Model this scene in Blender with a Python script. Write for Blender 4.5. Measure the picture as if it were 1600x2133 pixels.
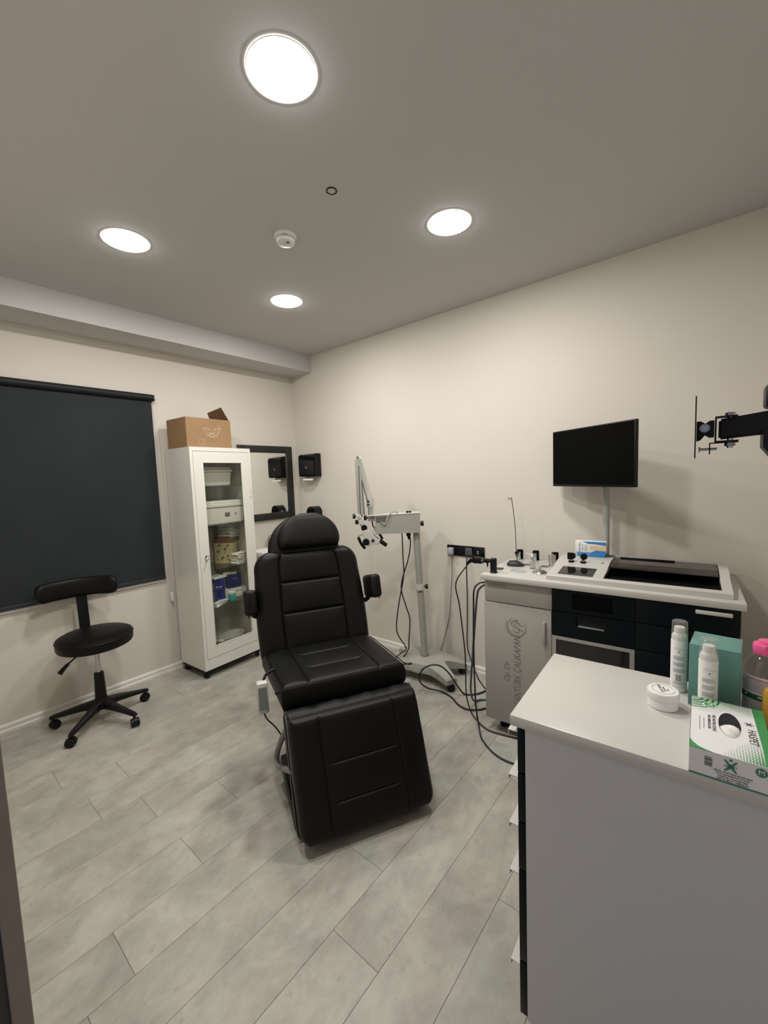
import bpy, bmesh, math, random
from mathutils import Vector, Matrix
random.seed(7)
for o in list(bpy.data.objects): bpy.data.objects.remove(o)
S = bpy.context.scene
C = S.collection
PI = math.pi

# ------------------------------------------------------------------ camera
cam = bpy.data.objects.new('camera', bpy.data.cameras.new('camera'))
C.objects.link(cam)
cam.data.sensor_fit = 'HORIZONTAL'; cam.data.sensor_width = 36.0
cam.data.lens = 862.06 / 1600 * 36.0
cam.data.clip_start = 0.02
RX = Vector((0.6354, -0.7712, -0.0374)); UP = Vector((0.0883, 0.0245, 0.9958)); FW = Vector((0.7671, 0.6361, -0.0837))
cam.matrix_world = Matrix(((RX.x, UP.x, -FW.x, 0), (RX.y, UP.y, -FW.y, 0), (RX.z, UP.z, -FW.z, 1.5), (0, 0, 0, 1)))
S.camera = cam

# ------------------------------------------------------------------ world, exposure
w = bpy.data.worlds.new('world'); S.world = w; w.use_nodes = True
w.node_tree.nodes['Background'].inputs[0].default_value = (0.72, 0.78, 1.0, 1)
w.node_tree.nodes['Background'].inputs[1].default_value = 0.16
S.view_settings.view_transform = 'Standard'; S.view_settings.look = 'None'
S.view_settings.gamma = 1.0; S.view_settings.use_curve_mapping = False
S.view_settings.exposure = 0.72
LAMP = 115.0         # emission strength of each ceiling downlight
LAMP_COL = (1.0, 0.97, 0.92)

# room: camera stands in the doorway at the origin
XR, YW, YF, XL, CEIL, BEAM = 2.746, 3.432, -0.34, 0.030, 2.69, 2.535

# ------------------------------------------------------------------ materials
def newmat(name):
    m = bpy.data.materials.new(name); m.use_nodes = True
    nt = m.node_tree; b = nt.nodes['Principled BSDF']
    return m, nt, b
def mat(name, col, rough=0.5, metal=0.0, spec=0.5, var=0.0, vscale=8.0, bump=0.0, bscale=200.0, coat=0.0):
    m, nt, b = newmat(name)
    b.inputs['Base Color'].default_value = (*col, 1); b.inputs['Roughness'].default_value = rough
    b.inputs['Metallic'].default_value = metal; b.inputs['Specular IOR Level'].default_value = spec
    b.inputs['Coat Weight'].default_value = coat
    tc = nt.nodes.new('ShaderNodeTexCoord')
    if var > 0:
        n = nt.nodes.new('ShaderNodeTexNoise'); n.inputs['Scale'].default_value = vscale; n.inputs['Detail'].default_value = 4
        nt.links.new(tc.outputs['Object'], n.inputs['Vector'])
        r = nt.nodes.new('ShaderNodeValToRGB')
        r.color_ramp.elements[0].position = 0.3; r.color_ramp.elements[1].position = 0.7
        r.color_ramp.elements[0].color = (*[c * (1 - var) for c in col], 1)
        r.color_ramp.elements[1].color = (*[min(1, c * (1 + var)) for c in col], 1)
        nt.links.new(n.outputs['Fac'], r.inputs['Fac']); nt.links.new(r.outputs['Color'], b.inputs['Base Color'])
    if bump > 0:
        n = nt.nodes.new('ShaderNodeTexNoise'); n.inputs['Scale'].default_value = bscale; n.inputs['Detail'].default_value = 3
        nt.links.new(tc.outputs['Object'], n.inputs['Vector'])
        bp = nt.nodes.new('ShaderNodeBump'); bp.inputs['Strength'].default_value = bump; bp.inputs['Distance'].default_value = 0.002
        nt.links.new(n.outputs['Fac'], bp.inputs['Height']); nt.links.new(bp.outputs['Normal'], b.inputs['Normal'])
    return m
def glassmat(name, tint=(0.92, 0.95, 0.92), refl=0.06, milk=0.0):
    m = bpy.data.materials.new(name); m.use_nodes = True; nt = m.node_tree; nt.nodes.clear()
    out = nt.nodes.new('ShaderNodeOutputMaterial'); mx = nt.nodes.new('ShaderNodeMixShader')
    tr = nt.nodes.new('ShaderNodeBsdfTransparent'); tr.inputs[0].default_value = (*tint, 1)
    gl = nt.nodes.new('ShaderNodeBsdfGlossy'); gl.inputs['Roughness'].default_value = 0.02
    lw = nt.nodes.new('ShaderNodeLayerWeight'); lw.inputs['Blend'].default_value = 0.5
    pw = nt.nodes.new('ShaderNodeMath'); pw.operation = 'POWER'; pw.inputs[1].default_value = 4.0; nt.links.new(lw.outputs['Facing'], pw.inputs[0])
    ad = nt.nodes.new('ShaderNodeMath'); ad.operation = 'MULTIPLY_ADD'; ad.inputs[1].default_value = 0.55; ad.inputs[2].default_value = refl; ad.use_clamp = True
    nt.links.new(pw.outputs[0], ad.inputs[0]); nt.links.new(ad.outputs[0], mx.inputs[0])
    src = tr.outputs[0]
    if milk > 0:
        df = nt.nodes.new('ShaderNodeBsdfDiffuse'); df.inputs[0].default_value = (0.8, 0.8, 0.78, 1); m2 = nt.nodes.new('ShaderNodeMixShader'); m2.inputs[0].default_value = milk
        nt.links.new(src, m2.inputs[1]); nt.links.new(df.outputs[0], m2.inputs[2]); src = m2.outputs[0]
    nt.links.new(src, mx.inputs[1]); nt.links.new(gl.outputs[0], mx.inputs[2]); nt.links.new(mx.outputs[0], out.inputs[0])
    return m
def emat(name, col, s):
    m = bpy.data.materials.new(name); m.use_nodes = True; nt = m.node_tree; nt.nodes.clear()
    out = nt.nodes.new('ShaderNodeOutputMaterial'); e = nt.nodes.new('ShaderNodeEmission')
    e.inputs[0].default_value = (*col, 1); e.inputs[1].default_value = s; nt.links.new(e.outputs[0], out.inputs[0])
    return m

M = {}
M['wall'] = mat('wall_paint', (0.64, 0.60, 0.54), 0.75, spec=0.25, var=0.015, vscale=1.5, bump=0.04, bscale=350)
M['ceil'] = mat('ceiling_paint', (0.535, 0.525, 0.52), 0.85, spec=0.2, var=0.01, vscale=1.2)
M['trimw'] = mat('trim_white', (0.72, 0.70, 0.66), 0.35)
M['leather'] = mat('black_leatherette', (0.0044, 0.0044, 0.0043), 0.45, spec=0.22, bump=0.22, bscale=420, var=0.12, vscale=5)
M['blackpl'] = mat('black_plastic', (0.004, 0.004, 0.0045), 0.42, spec=0.28, bump=0.05, bscale=300)
M['blackgl'] = mat('black_gloss', (0.003, 0.003, 0.004), 0.12, spec=0.35)
M['blackmt'] = mat('black_powder_coat', (0.004, 0.005, 0.008), 0.5, spec=0.25, bump=0.1, bscale=500)
M['thread'] = mat('black_thread', (0.02, 0.02, 0.02), 0.6)
M['chrome'] = mat('chrome', (0.60, 0.60, 0.59), 0.12, 1.0)
M['steel'] = mat('brushed_steel', (0.42, 0.42, 0.41), 0.26, 1.0)
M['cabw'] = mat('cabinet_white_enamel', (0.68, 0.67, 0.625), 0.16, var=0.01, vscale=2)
M['scope'] = mat('grey_enamel', (0.345, 0.345, 0.305), 0.4, var=0.02, vscale=6)
M['scopel'] = mat('light_grey_enamel', (0.56, 0.555, 0.505), 0.38)
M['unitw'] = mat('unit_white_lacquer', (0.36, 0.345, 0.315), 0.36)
M['navy'] = mat('navy_lacquer', (0.0022, 0.0045, 0.0070), 0.28, spec=0.16)
M['topw'] = mat('white_laminate', (0.515, 0.503, 0.472), 0.3, var=0.006, vscale=3)
M['sidew'] = mat('cabinet_side_laminate', (0.56, 0.555, 0.58), 0.55, bump=0.05, bscale=600)  # white laminate; cool light from the doorway is put into its bluish tint
M['alu'] = mat('satin_aluminium', (0.55, 0.55, 0.54), 0.35, 0.9)
M['blindtube'] = mat('blind_tube', (0.009, 0.011, 0.013), 0.55, spec=0.25)
M['blind'] = mat('blind_fabric', (0.022, 0.0265, 0.029), 0.8, spec=0.2, var=0.10, vscale=2.5, bump=0.1, bscale=900)
M['blindd'] = mat('blind_hem', (0.018, 0.020, 0.028), 0.6)
M['glass'] = glassmat('clear_glass', (0.91, 0.915, 0.885), 0.025)
M['shelfglass'] = glassmat('shelf_glass', (0.80, 0.83, 0.77), 0.08)
M['darkglass'] = mat('dark_glass', (0.012, 0.011, 0.010), 0.08, spec=0.6)
M['mirror'] = mat('mirror_silver', (0.86, 0.88, 0.84), 0.01, 1.0)
M['frame'] = mat('dark_frame_wood', (0.014, 0.013, 0.011), 0.5, var=0.2, vscale=20)
M['cardboard'] = mat('cardboard', (0.27, 0.165, 0.080), 0.8, var=0.06, vscale=6, bump=0.1, bscale=120)
M['cardin'] = mat('cardboard_inside', (0.20, 0.105, 0.05), 0.85, var=0.1, vscale=8)
M['cardprint'] = mat('white_print', (0.66, 0.54, 0.40), 0.7)
M['whitepl'] = mat('white_plastic', (0.72, 0.715, 0.69), 0.35)
M['whitesatin'] = mat('white_satin_plastic', (0.78, 0.775, 0.75), 0.3)
M['ceramic'] = mat('white_ceramic', (0.80, 0.79, 0.76), 0.1, coat=0.5)
M['towel'] = mat('white_towel', (0.74, 0.72, 0.68), 0.95, bump=0.5, bscale=250)
M['paper'] = mat('white_paper', (0.78, 0.77, 0.73), 0.8)
M['blue'] = mat('blue_carton', (0.010, 0.016, 0.17), 0.45)
M['teal'] = mat('teal_carton', (0.115, 0.27, 0.235), 0.5)
M['tealgn'] = mat('turquoise_carton', (0.06, 0.36, 0.36), 0.45)
M['greyfile'] = mat('grey_plastic_tray', (0.07, 0.085, 0.09), 0.5)
M['brownlid'] = mat('brown_card_lid', (0.17, 0.085, 0.02), 0.5)
M['greyrubber'] = mat('grey_rubber', (0.20, 0.20, 0.19), 0.6)
M['remote'] = mat('remote_grey', (0.52, 0.52, 0.50), 0.4)
M['keypad'] = mat('keypad_grey', (0.20, 0.205, 0.21), 0.5)
M['cable'] = mat('black_cable', (0.010, 0.010, 0.012), 0.5)
M['cableb'] = mat('blue_grey_cable', (0.07, 0.085, 0.12), 0.45)
M['cableg'] = mat('grey_cord', (0.22, 0.20, 0.18), 0.5)
M['pink'] = mat('pink_cap', (0.75, 0.10, 0.27), 0.25)
M['label'] = mat('white_label', (0.76, 0.75, 0.76), 0.45)
M['greylbl'] = mat('grey_print', (0.36, 0.37, 0.40), 0.6)
M['dkprint'] = mat('dark_print', (0.05, 0.05, 0.055), 0.6)
M['green'] = mat('green_print', (0.045, 0.26, 0.075), 0.5)
M['dkgreen'] = mat('dark_green_print', (0.01, 0.09, 0.05), 0.5)
M['tealprint'] = mat('teal_print', (0.05, 0.20, 0.15), 0.5)
M['pinkprint'] = mat('pink_print', (0.55, 0.28, 0.33), 0.5)
M['bluebox'] = mat('blue_print', (0.03, 0.20, 0.50), 0.45)
M['wood'] = mat('wood_print', (0.72, 0.50, 0.27), 0.5)
M['amber'] = mat('amber_plastic', (0.42, 0.24, 0.03), 0.4)
M['redprint'] = mat('red_print', (0.45, 0.12, 0.08), 0.5)
M['jamb'] = mat('door_jamb_dark', (0.05, 0.04, 0.035), 0.6)
M['casing'] = mat('door_casing', (0.23, 0.195, 0.16), 0.5, var=0.04, vscale=30)
M['grout'] = mat('floor_joint', (0.20, 0.19, 0.17), 0.9)
M['lamp'] = emat('downlight_diffuser', LAMP_COL, LAMP)
M['ring'] = mat('downlight_ring', (0.80, 0.74, 0.60), 0.4)
M['clearpl'] = glassmat('clear_plastic', (0.93, 0.93, 0.93), 0.05)
M['frost'] = glassmat('frosted_plastic', (0.82, 0.82, 0.80), 0.10)
M['capclear'] = glassmat('milky_clear_plastic', (0.92, 0.92, 0.91), 0.05, 0.10)
M['screen'] = mat('screen_black', (0.0015, 0.0018, 0.002), 0.25, spec=0.08)
M['emboss'] = mat('engraved_lacquer', (0.17, 0.16, 0.145), 0.5)

# floor plank material: mottled grey concrete-look vinyl, each plank with its own shift
def floor_mat():
    m, nt, b = newmat('vinyl_plank')
    L = nt.links; N = nt.nodes.new
    geo = N('ShaderNodeNewGeometry'); oi = N('ShaderNodeObjectInfo')
    off = N('ShaderNodeVectorMath'); off.operation = 'SCALE'; off.inputs['Scale'].default_value = 30.0
    cmb = N('ShaderNodeCombineXYZ')
    for k in range(3): L.new(oi.outputs['Random'], cmb.inputs[k])
    L.new(cmb.outputs[0], off.inputs[0])
    add = N('ShaderNodeVectorMath'); add.operation = 'ADD'
    L.new(geo.outputs['Position'], add.inputs[0]); L.new(off.outputs[0], add.inputs[1])
    mp = N('ShaderNodeMapping'); mp.inputs['Scale'].default_value = (1.0, 1.35, 1.0); L.new(add.outputs[0], mp.inputs['Vector'])
    def noise(s, d, r=0.6, dist=0.0):
        n = N('ShaderNodeTexNoise'); n.inputs['Scale'].default_value = s; n.inputs['Detail'].default_value = d
        n.inputs['Roughness'].default_value = r; n.inputs['Distortion'].default_value = dist
        L.new(mp.outputs[0], n.inputs['Vector']); return n
    n1 = noise(3.0, 6, 0.62, 0.6); n2 = noise(9.0, 8, 0.7, 0.4); n3 = noise(4.2, 3); n4 = noise(26.0, 6, 0.75)
    r1 = N('ShaderNodeValToRGB'); L.new(n1.outputs['Fac'], r1.inputs['Fac'])
    e = r1.color_ramp.elements
    e[0].position = 0.30; e[0].color = (0.295, 0.286, 0.258, 1); e[1].position = 0.70; e[1].color = (0.455, 0.442, 0.402, 1)
    r2 = N('ShaderNodeValToRGB'); L.new(n2.outputs['Fac'], r2.inputs['Fac'])
    e = r2.color_ramp.elements; e[0].position = 0.30; e[0].color = (0.80, 0.80, 0.80, 1); e[1].position = 0.62; e[1].color = (1.03, 1.03, 1.03, 1)
    r3 = N('ShaderNodeValToRGB'); L.new(n3.outputs['Fac'], r3.inputs['Fac'])
    e = r3.color_ramp.elements; e[0].position = 0.38; e[0].color = (1.035, 0.98, 0.955, 1); e[1].position = 0.62; e[1].color = (0.97, 1.01, 0.975, 1)
    r4 = N('ShaderNodeValToRGB'); L.new(n4.outputs['Fac'], r4.inputs['Fac'])
    e = r4.color_ramp.elements; e[0].position = 0.27; e[0].color = (0.72, 0.71, 0.70, 1); e[1].position = 0.40; e[1].color = (1, 1, 1, 1)
    def mul(a, c):
        x = N('ShaderNodeMix'); x.data_type = 'RGBA'; x.blend_type = 'MULTIPLY'; x.inputs[0].default_value = 1.0
        L.new(a, x.inputs[6]); L.new(c, x.inputs[7]); return x.outputs[2]
    col = mul(mul(mul(r1.outputs[0], r2.outputs[0]), r3.outputs[0]), r4.outputs[0])
    hs = N('ShaderNodeHueSaturation'); L.new(col, hs.inputs['Color'])
    mr = N('ShaderNodeMapRange'); mr.inputs[3].default_value = 0.97; mr.inputs[4].default_value = 1.03
    L.new(oi.outputs['Random'], mr.inputs[0]); L.new(mr.outputs[0], hs.inputs['Value'])
    L.new(hs.outputs[0], b.inputs['Base Color'])
    b.inputs['Roughness'].default_value = 0.48; b.inputs['Specular IOR Level'].default_value = 0.35
    bp = N('ShaderNodeBump'); bp.inputs['Strength'].default_value = 0.12; bp.inputs['Distance'].default_value = 0.002
    L.new(n4.outputs['Fac'], bp.inputs['Height']); L.new(bp.outputs[0], b.inputs['Normal'])
    return m
M['plank'] = floor_mat()
def speckle_mat():
    m, nt, b = newmat('floral_print_card'); L = nt.links; N = nt.nodes.new
    tc = N('ShaderNodeTexCoord'); v = N('ShaderNodeTexNoise'); v.inputs['Scale'].default_value = 42; v.inputs['Detail'].default_value = 1.5; v.inputs['Distortion'].default_value = 1.2
    L.new(tc.outputs['Object'], v.inputs['Vector']); r = N('ShaderNodeValToRGB'); L.new(v.outputs['Fac'], r.inputs['Fac'])
    e = r.color_ramp.elements; e[0].position = 0.36; e[0].color = (0.06, 0.035, 0.012, 1); e[1].position = 0.41; e[1].color = (0.55, 0.47, 0.28, 1)
    L.new(r.outputs[0], b.inputs['Base Color']); b.inputs['Roughness'].default_value = 0.6
    return m
M['floral'] = speckle_mat()

# ------------------------------------------------------------------ mesh helpers
def bmnew(): return bmesh.new()
def add_box(bm, lo, hi, bev=0.0, seg=2):
    lo = Vector(lo); hi = Vector(hi)
    v = [bm.verts.new((x, y, z)) for x in (lo.x, hi.x) for y in (lo.y, hi.y) for z in (lo.z, hi.z)]
    f = [(0, 1, 3, 2), (4, 6, 7, 5), (0, 4, 5, 1), (2, 3, 7, 6), (0, 2, 6, 4), (1, 5, 7, 3)]
    fs = [bm.faces.new([v[i] for i in q]) for q in f]
    if bev > 0:
        es = list({e for q in fs for e in q.edges})
        bmesh.ops.bevel(bm, geom=es, offset=bev, segments=seg, affect='EDGES', profile=0.5)
    return v
def frame_of(d):
    d = d.normalized(); a = Vector((0, 0, 1)) if abs(d.z) < 0.9 else Vector((1, 0, 0))
    x = d.cross(a).normalized(); return x, d.cross(x).normalized()
def add_cyl(bm, p, q, r0, r1=None, n=20, cap=True):
    p = Vector(p); q = Vector(q); r1 = r0 if r1 is None else r1
    x, y = frame_of(q - p)
    A = [bm.verts.new(p + (x * math.cos(2 * PI * i / n) + y * math.sin(2 * PI * i / n)) * r0) for i in range(n)]
    B = [bm.verts.new(q + (x * math.cos(2 * PI * i / n) + y * math.sin(2 * PI * i / n)) * r1) for i in range(n)]
    for i in range(n): bm.faces.new((A[i], A[(i + 1) % n], B[(i + 1) % n], B[i]))
    if cap: bm.faces.new(A[::-1]); bm.faces.new(B)
def add_lathe(bm, prof, c=(0, 0, 0), n=32, sx=1.0, sy=1.0, close=True):
    c = Vector(c); rings = []
    for r, z in prof:
        if r < 1e-6: rings.append([bm.verts.new(c + Vector((0, 0, z)))])
        else: rings.append([bm.verts.new(c + Vector((r * sx * math.cos(2 * PI * i / n), r * sy * math.sin(2 * PI * i / n), z))) for i in range(n)])
    for a, b in zip(rings, rings[1:]):
        for i in range(n):
            j = (i + 1) % n
            if len(a) == 1 and len(b) == 1: continue
            if len(a) == 1: bm.faces.new((a[0], b[i], b[j]))
            elif len(b) == 1: bm.faces.new((a[i], a[j], b[0]))
            else: bm.faces.new((a[i], a[j], b[j], b[i]))
    if close:
        if len(rings[0]) > 1: bm.faces.new(rings[0][::-1])
        if len(rings[-1]) > 1: bm.faces.new(rings[-1])
def catmull(pts, k=6):
    P = [Vector(p) for p in pts]; P = [2 * P[0] - P[1]] + P + [2 * P[-1] - P[-2]]
    out = []
    for i in range(1, len(P) - 2):
        a, b, c, d = P[i - 1], P[i], P[i + 1], P[i + 2]
        for s in range(k):
            t = s / k
            out.append(0.5 * ((2 * b) + (c - a) * t + (2 * a - 5 * b + 4 * c - d) * t * t + (3 * b - a - 3 * c + d) * t ** 3))
    out.append(P[-2]); return out
def add_tube(bm, pts, r, n=8, k=6, smooth=True):
    P = catmull(pts, k) if smooth else [Vector(p) for p in pts]
    prev = None; x = None
    for i, p in enumerate(P):
        d = (P[min(i + 1, len(P) - 1)] - P[max(i - 1, 0)])
        if d.length < 1e-9: d = Vector((0, 0, 1))
        d.normalize()
        if x is None: x, y = frame_of(d)
        else:
            x = (x - d * x.dot(d)); x = x.normalized() if x.length > 1e-6 else frame_of(d)[0]
            y = d.cross(x)
        rr = r(i / (len(P) - 1)) if callable(r) else r
        ring = [bm.verts.new(p + (x * math.cos(2 * PI * j / n) + y * math.sin(2 * PI * j / n)) * rr) for j in range(n)]
        if prev:
            for j in range(n): bm.faces.new((prev[j], prev[(j + 1) % n], ring[(j + 1) % n], ring[j]))
        else: bm.faces.new(ring[::-1])
        prev = ring
    bm.faces.new(prev)
def add_prism(bm, poly, O, X, Y, depth):
    """poly: 2-D points in plane (X,Y) at O; extruded along X x Y by depth"""
    O = Vector(O); X = Vector(X); Y = Vector(Y); Nn = X.cross(Y).normalized() * depth
    A = [bm.verts.new(O + X * a + Y * b) for a, b in poly]; B = [bm.verts.new(v.co + Nn) for v in A]
    n = len(A)
    bm.faces.new(A[::-1]); bm.faces.new(B)
    for i in range(n): bm.faces.new((A[i], A[(i + 1) % n], B[(i + 1) % n], B[i]))
def rrect(w, h, r, n=6):
    pts = []
    for cx, cy, a in ((w / 2 - r, h / 2 - r, 0), (-w / 2 + r, h / 2 - r, 90), (-w / 2 + r, -h / 2 + r, 180), (w / 2 - r, -h / 2 + r, 270)):
        for i in range(n + 1):
            t = math.radians(a + 90 * i / n); pts.append((cx + r * math.cos(t), cy + r * math.sin(t)))
    return pts
def obj(name, bm, m, parent=None, smooth=None):
    me = bpy.data.meshes.new(name)
    bmesh.ops.recalc_face_normals(bm, faces=bm.faces)
    bm.to_mesh(me); bm.free()
    me.materials.append(M[m] if isinstance(m, str) else m)
    o = bpy.data.objects.new(name, me); C.objects.link(o)
    if parent: o.parent = parent
    if smooth is not None:
        for p in me.polygons: p.use_smooth = True
        if smooth < 180:
            me.set_sharp_from_angle(angle=math.radians(smooth))
    return o
def box(name, lo, hi, m, parent=None, bev=0.0, seg=2):
    bm = bmnew(); add_box(bm, lo, hi, bev, seg); return obj(name, bm, m, parent, 40 if bev else None)
def cyl(name, p, q, r, m, parent=None, r1=None, n=24):
    bm = bmnew(); add_cyl(bm, p, q, r, r1, n); return obj(name, bm, m, parent, 40)
def lathe(name, prof, m, parent=None, c=(0, 0, 0), n=36, sx=1, sy=1, close=True):
    bm = bmnew(); add_lathe(bm, prof, c, n, sx, sy, close); return obj(name, bm, m, parent, 35)
def tube(name, pts, r, m, parent=None, n=8, k=6, smooth=True):
    bm = bmnew(); add_tube(bm, pts, r, n, k, smooth); return obj(name, bm, m, parent, 50)
def tag(o, label, cat, group=None):
    o['label'] = label; o['category'] = cat
    if group: o['group'] = group
    return o
def thing(name, label, cat, loc=(0, 0, 0), rotz=0.0, group=None):
    o = bpy.data.objects.new(name, None); C.objects.link(o); o.empty_display_size = 0.05
    o.location = loc; o.rotation_euler = (0, 0, rotz); return tag(o, label, cat, group)
def struct(o): o['kind'] = 'structure'; return o
def text(name, s, size, O, X, Y, m, parent=None, ext=0.0003, align='CENTER', shear=0.0, squeeze=1.0, bold=0.0):
    cu = bpy.data.curves.new('t', 'FONT'); cu.body = s; cu.size = size; cu.extrude = ext; cu.align_x = align; cu.align_y = 'CENTER'
    cu.shear = shear; cu.offset = bold; cu.resolution_u = 3
    t = bpy.data.objects.new('t', cu); C.objects.link(t); bpy.context.view_layer.update()
    me = bpy.data.meshes.new_from_object(t.evaluated_get(bpy.context.evaluated_depsgraph_get()))
    bpy.data.objects.remove(t); bpy.data.curves.remove(cu)
    X = Vector(X).normalized(); Y = Vector(Y).normalized(); Z = X.cross(Y); O = Vector(O)
    for v in me.vertices: c = v.co.copy(); v.co = O + X * c.x * squeeze + Y * c.y + Z * c.z
    me.name = name; me.materials.clear(); me.materials.append(M[m])
    o = bpy.data.objects.new(name, me); C.objects.link(o)
    if parent: o.parent = parent
    return o
def decal(name, poly, O, X, Y, m, parent=None, t=0.0003):
    bm = bmnew(); add_prism(bm, poly, O, Vector(X).normalized(), Vector(Y).normalized(), t); return obj(name, bm, m, parent)
def rect(x0, y0, x1, y1): return [(x0, y0), (x1, y0), (x1, y1), (x0, y1)]
def dup(root, loc=None, label=None):
    r = root.copy(); C.objects.link(r)
    if loc: r.location = loc
    if label: r['label'] = label
    for ch in list(root.children):
        c = ch.copy(); C.objects.link(c); c.parent = r
        for g in ch.children: d = g.copy(); C.objects.link(d); d.parent = c
    return r

# upholstered pad: closed quilted cushion; u across (half width hw(v)), v along 0..L, n outward
def pad(name, hw, L, T, O, U, V, Nv, m, parent, r=0.03, ru=None, useams=(), vseams=(), puff=0.004, gd=0.007, gs=0.006, back=0.6, nu=26, nv=26, bow=0.0):
    O, U, V, Nv = Vector(O), Vector(U).normalized(), Vector(V).normalized(), Vector(Nv).normalized()
    Wm = max(hw(L * i / 40) for i in range(41))
    edge = [0, 0.012, 0.05, 0.12, 0.22, 0.36, 0.55, 0.78, 1.0]
    def samples(a, b, n, seams, rad):
        s = {round(a + (b - a) * i / n, 5) for i in range(n + 1)}
        for e in edge: s.add(round(a + e * rad, 5)); s.add(round(b - e * rad, 5))
        for c in seams:
            for k in (-3, -2, -1.3, -0.8, -0.4, 0, 0.4, 0.8, 1.3, 2, 3): s.add(round(c + k * gs, 5))
        s = sorted(x for x in s if a <= x <= b); out = [s[0]]
        for x in s[1:]:
            if x - out[-1] > 0.0004: out.append(x)
        return out
    us = samples(-Wm, Wm, nu, useams, r); vs = samples(0, L, nv, [q[0] for q in vseams], r)
    def prof(d, T2):
        x = max(0.0, min(1.0, d / r)); return T2 * (1 - (1 - x) ** 2.4) ** (1 / 2.4)
    bm = bmnew(); top = []; bot = []
    for v in vs:
        h = max(hw(v), 0.004); a = []; b = []
        for u in us:
            uu = u * h / Wm
            d = min(h - abs(uu), v, L - v)
            n = prof(d, T / 2)
            if T > 0:
                k = min(1.0, d / (r * 1.2))
                g = 0.0
                for c in useams:
                    x = (u - c) / gs
                    if abs(x) < 4: g = max(g, math.exp(-x * x))
                for c, u0, u1 in vseams:
                    x = (v - c) / gs
                    if abs(x) < 4 and u0 - 0.001 <= u <= u1 + 0.001: g = max(g, math.exp(-x * x) * min(1, (min(u - u0, u1 - u) + 0.001) / 0.01))
                # soft puff: distance to closest seam or edge
                q = min([abs(u - c) for c in useams] + [abs(v - c) for c, u0, u1 in vseams if u0 < u < u1] + [d])
                n += k * (puff * (1 - math.exp(-q / 0.035)) - gd * g)
            n += bow * (1 - (u / Wm) ** 2)
            P = O + U * uu + V * v
            a.append(bm.verts.new(P + Nv * n)); b.append(bm.verts.new(P - Nv * prof(d, T * back)))
        top.append(a); bot.append(b)
    for i in range(len(vs) - 1):
        for j in range(len(us) - 1):
            bm.faces.new((top[i][j], top[i][j + 1], top[i + 1][j + 1], top[i + 1][j]))
            bm.faces.new((bot[i][j], bot[i + 1][j], bot[i + 1][j + 1], bot[i][j + 1]))
    bmesh.ops.remove_doubles(bm, verts=bm.verts, dist=0.0003)
    bm2 = bm
    return obj(name, bm2, m, parent, 180)
def caster(parent, loc, r=0.025, w=0.018, ang=0.0, top=0.07, m='blackpl'):
    """twin-wheel caster: hood and stem with two wheels"""
    x, y, z = loc; ca, sa = math.cos(ang), math.sin(ang)
    bm = bmnew(); add_cyl(bm, (x, y, z + r * 1.1), (x, y, z + top), 0.006, n=10)
    D = Vector((ca, sa, 0)); Nn = Vector((-sa, ca, 0)); cen = Vector((x, y, z + r)) + D * 0.008
    poly = [(r * 1.12 * math.cos(t), r * 1.12 * math.sin(t)) for t in [PI * (-0.1 + 1.2 * i / 12) for i in range(13)]]
    add_prism(bm, poly, cen + Nn * w * 0.32, D, (0, 0, 1), w * 0.64)
    c = obj('caster', bm, m, parent, 40)
    for s in (-1, 1):
        bm = bmnew(); a = cen + Nn * s * w * 0.42; b = cen + Nn * s * w
        add_cyl(bm, a, b, r, r * 0.94, n=20); obj('wheel', bm, m, c, 40)
    return c

# ================================================================== the room
fl = struct(box('floor', (-0.35, YF - 0.1, -0.06), (XR + 0.1, YW + 0.1, -0.004), 'grout'))
PW = 0.196
joints = {2: 1.26, 4: 0.83, 5: 1.09, 7: 0.365, 8: 0.68, 9: 0.95, 11: 0.505, 12: 0.685}
plank_cache = {}
for row in range(-2, 18):
    y0 = PW * row - 0.004; y1 = y0 + PW
    if y1 > YW: y1 = YW
    if y0 < YF: y0 = YF
    if y1 - y0 < 0.01: continue
    j = joints.get(row, random.uniform(0.2, 1.3)); xs = []
    x = j - 1.24 * 3
    while x < XR: xs.append(x); x += 1.24
    xs.append(x)
    for a, b in zip(xs, xs[1:]):
        a2 = max(a, -0.35); b2 = min(b, XR)
        if b2 - a2 < 0.02: continue
        g = 0.0005
        key = (round(b2 - a2, 4), round(y1 - y0, 4))
        if key not in plank_cache:
            bm = bmnew(); add_box(bm, (g, g, -0.004), (b2 - a2 - g, y1 - y0 - g, 0.0))
            e = [q for q in bm.edges if all(v.co.z > -0.001 for v in q.verts)]
            bmesh.ops.bevel(bm, geom=e, offset=0.0006, segments=1, affect='EDGES')
            o = obj('plank', bm, 'plank', fl); plank_cache[key] = o.data
        else:
            o = bpy.data.objects.new('plank', plank_cache[key]); C.objects.link(o); o.parent = fl
        o.location = (a2, y0, 0)

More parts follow.
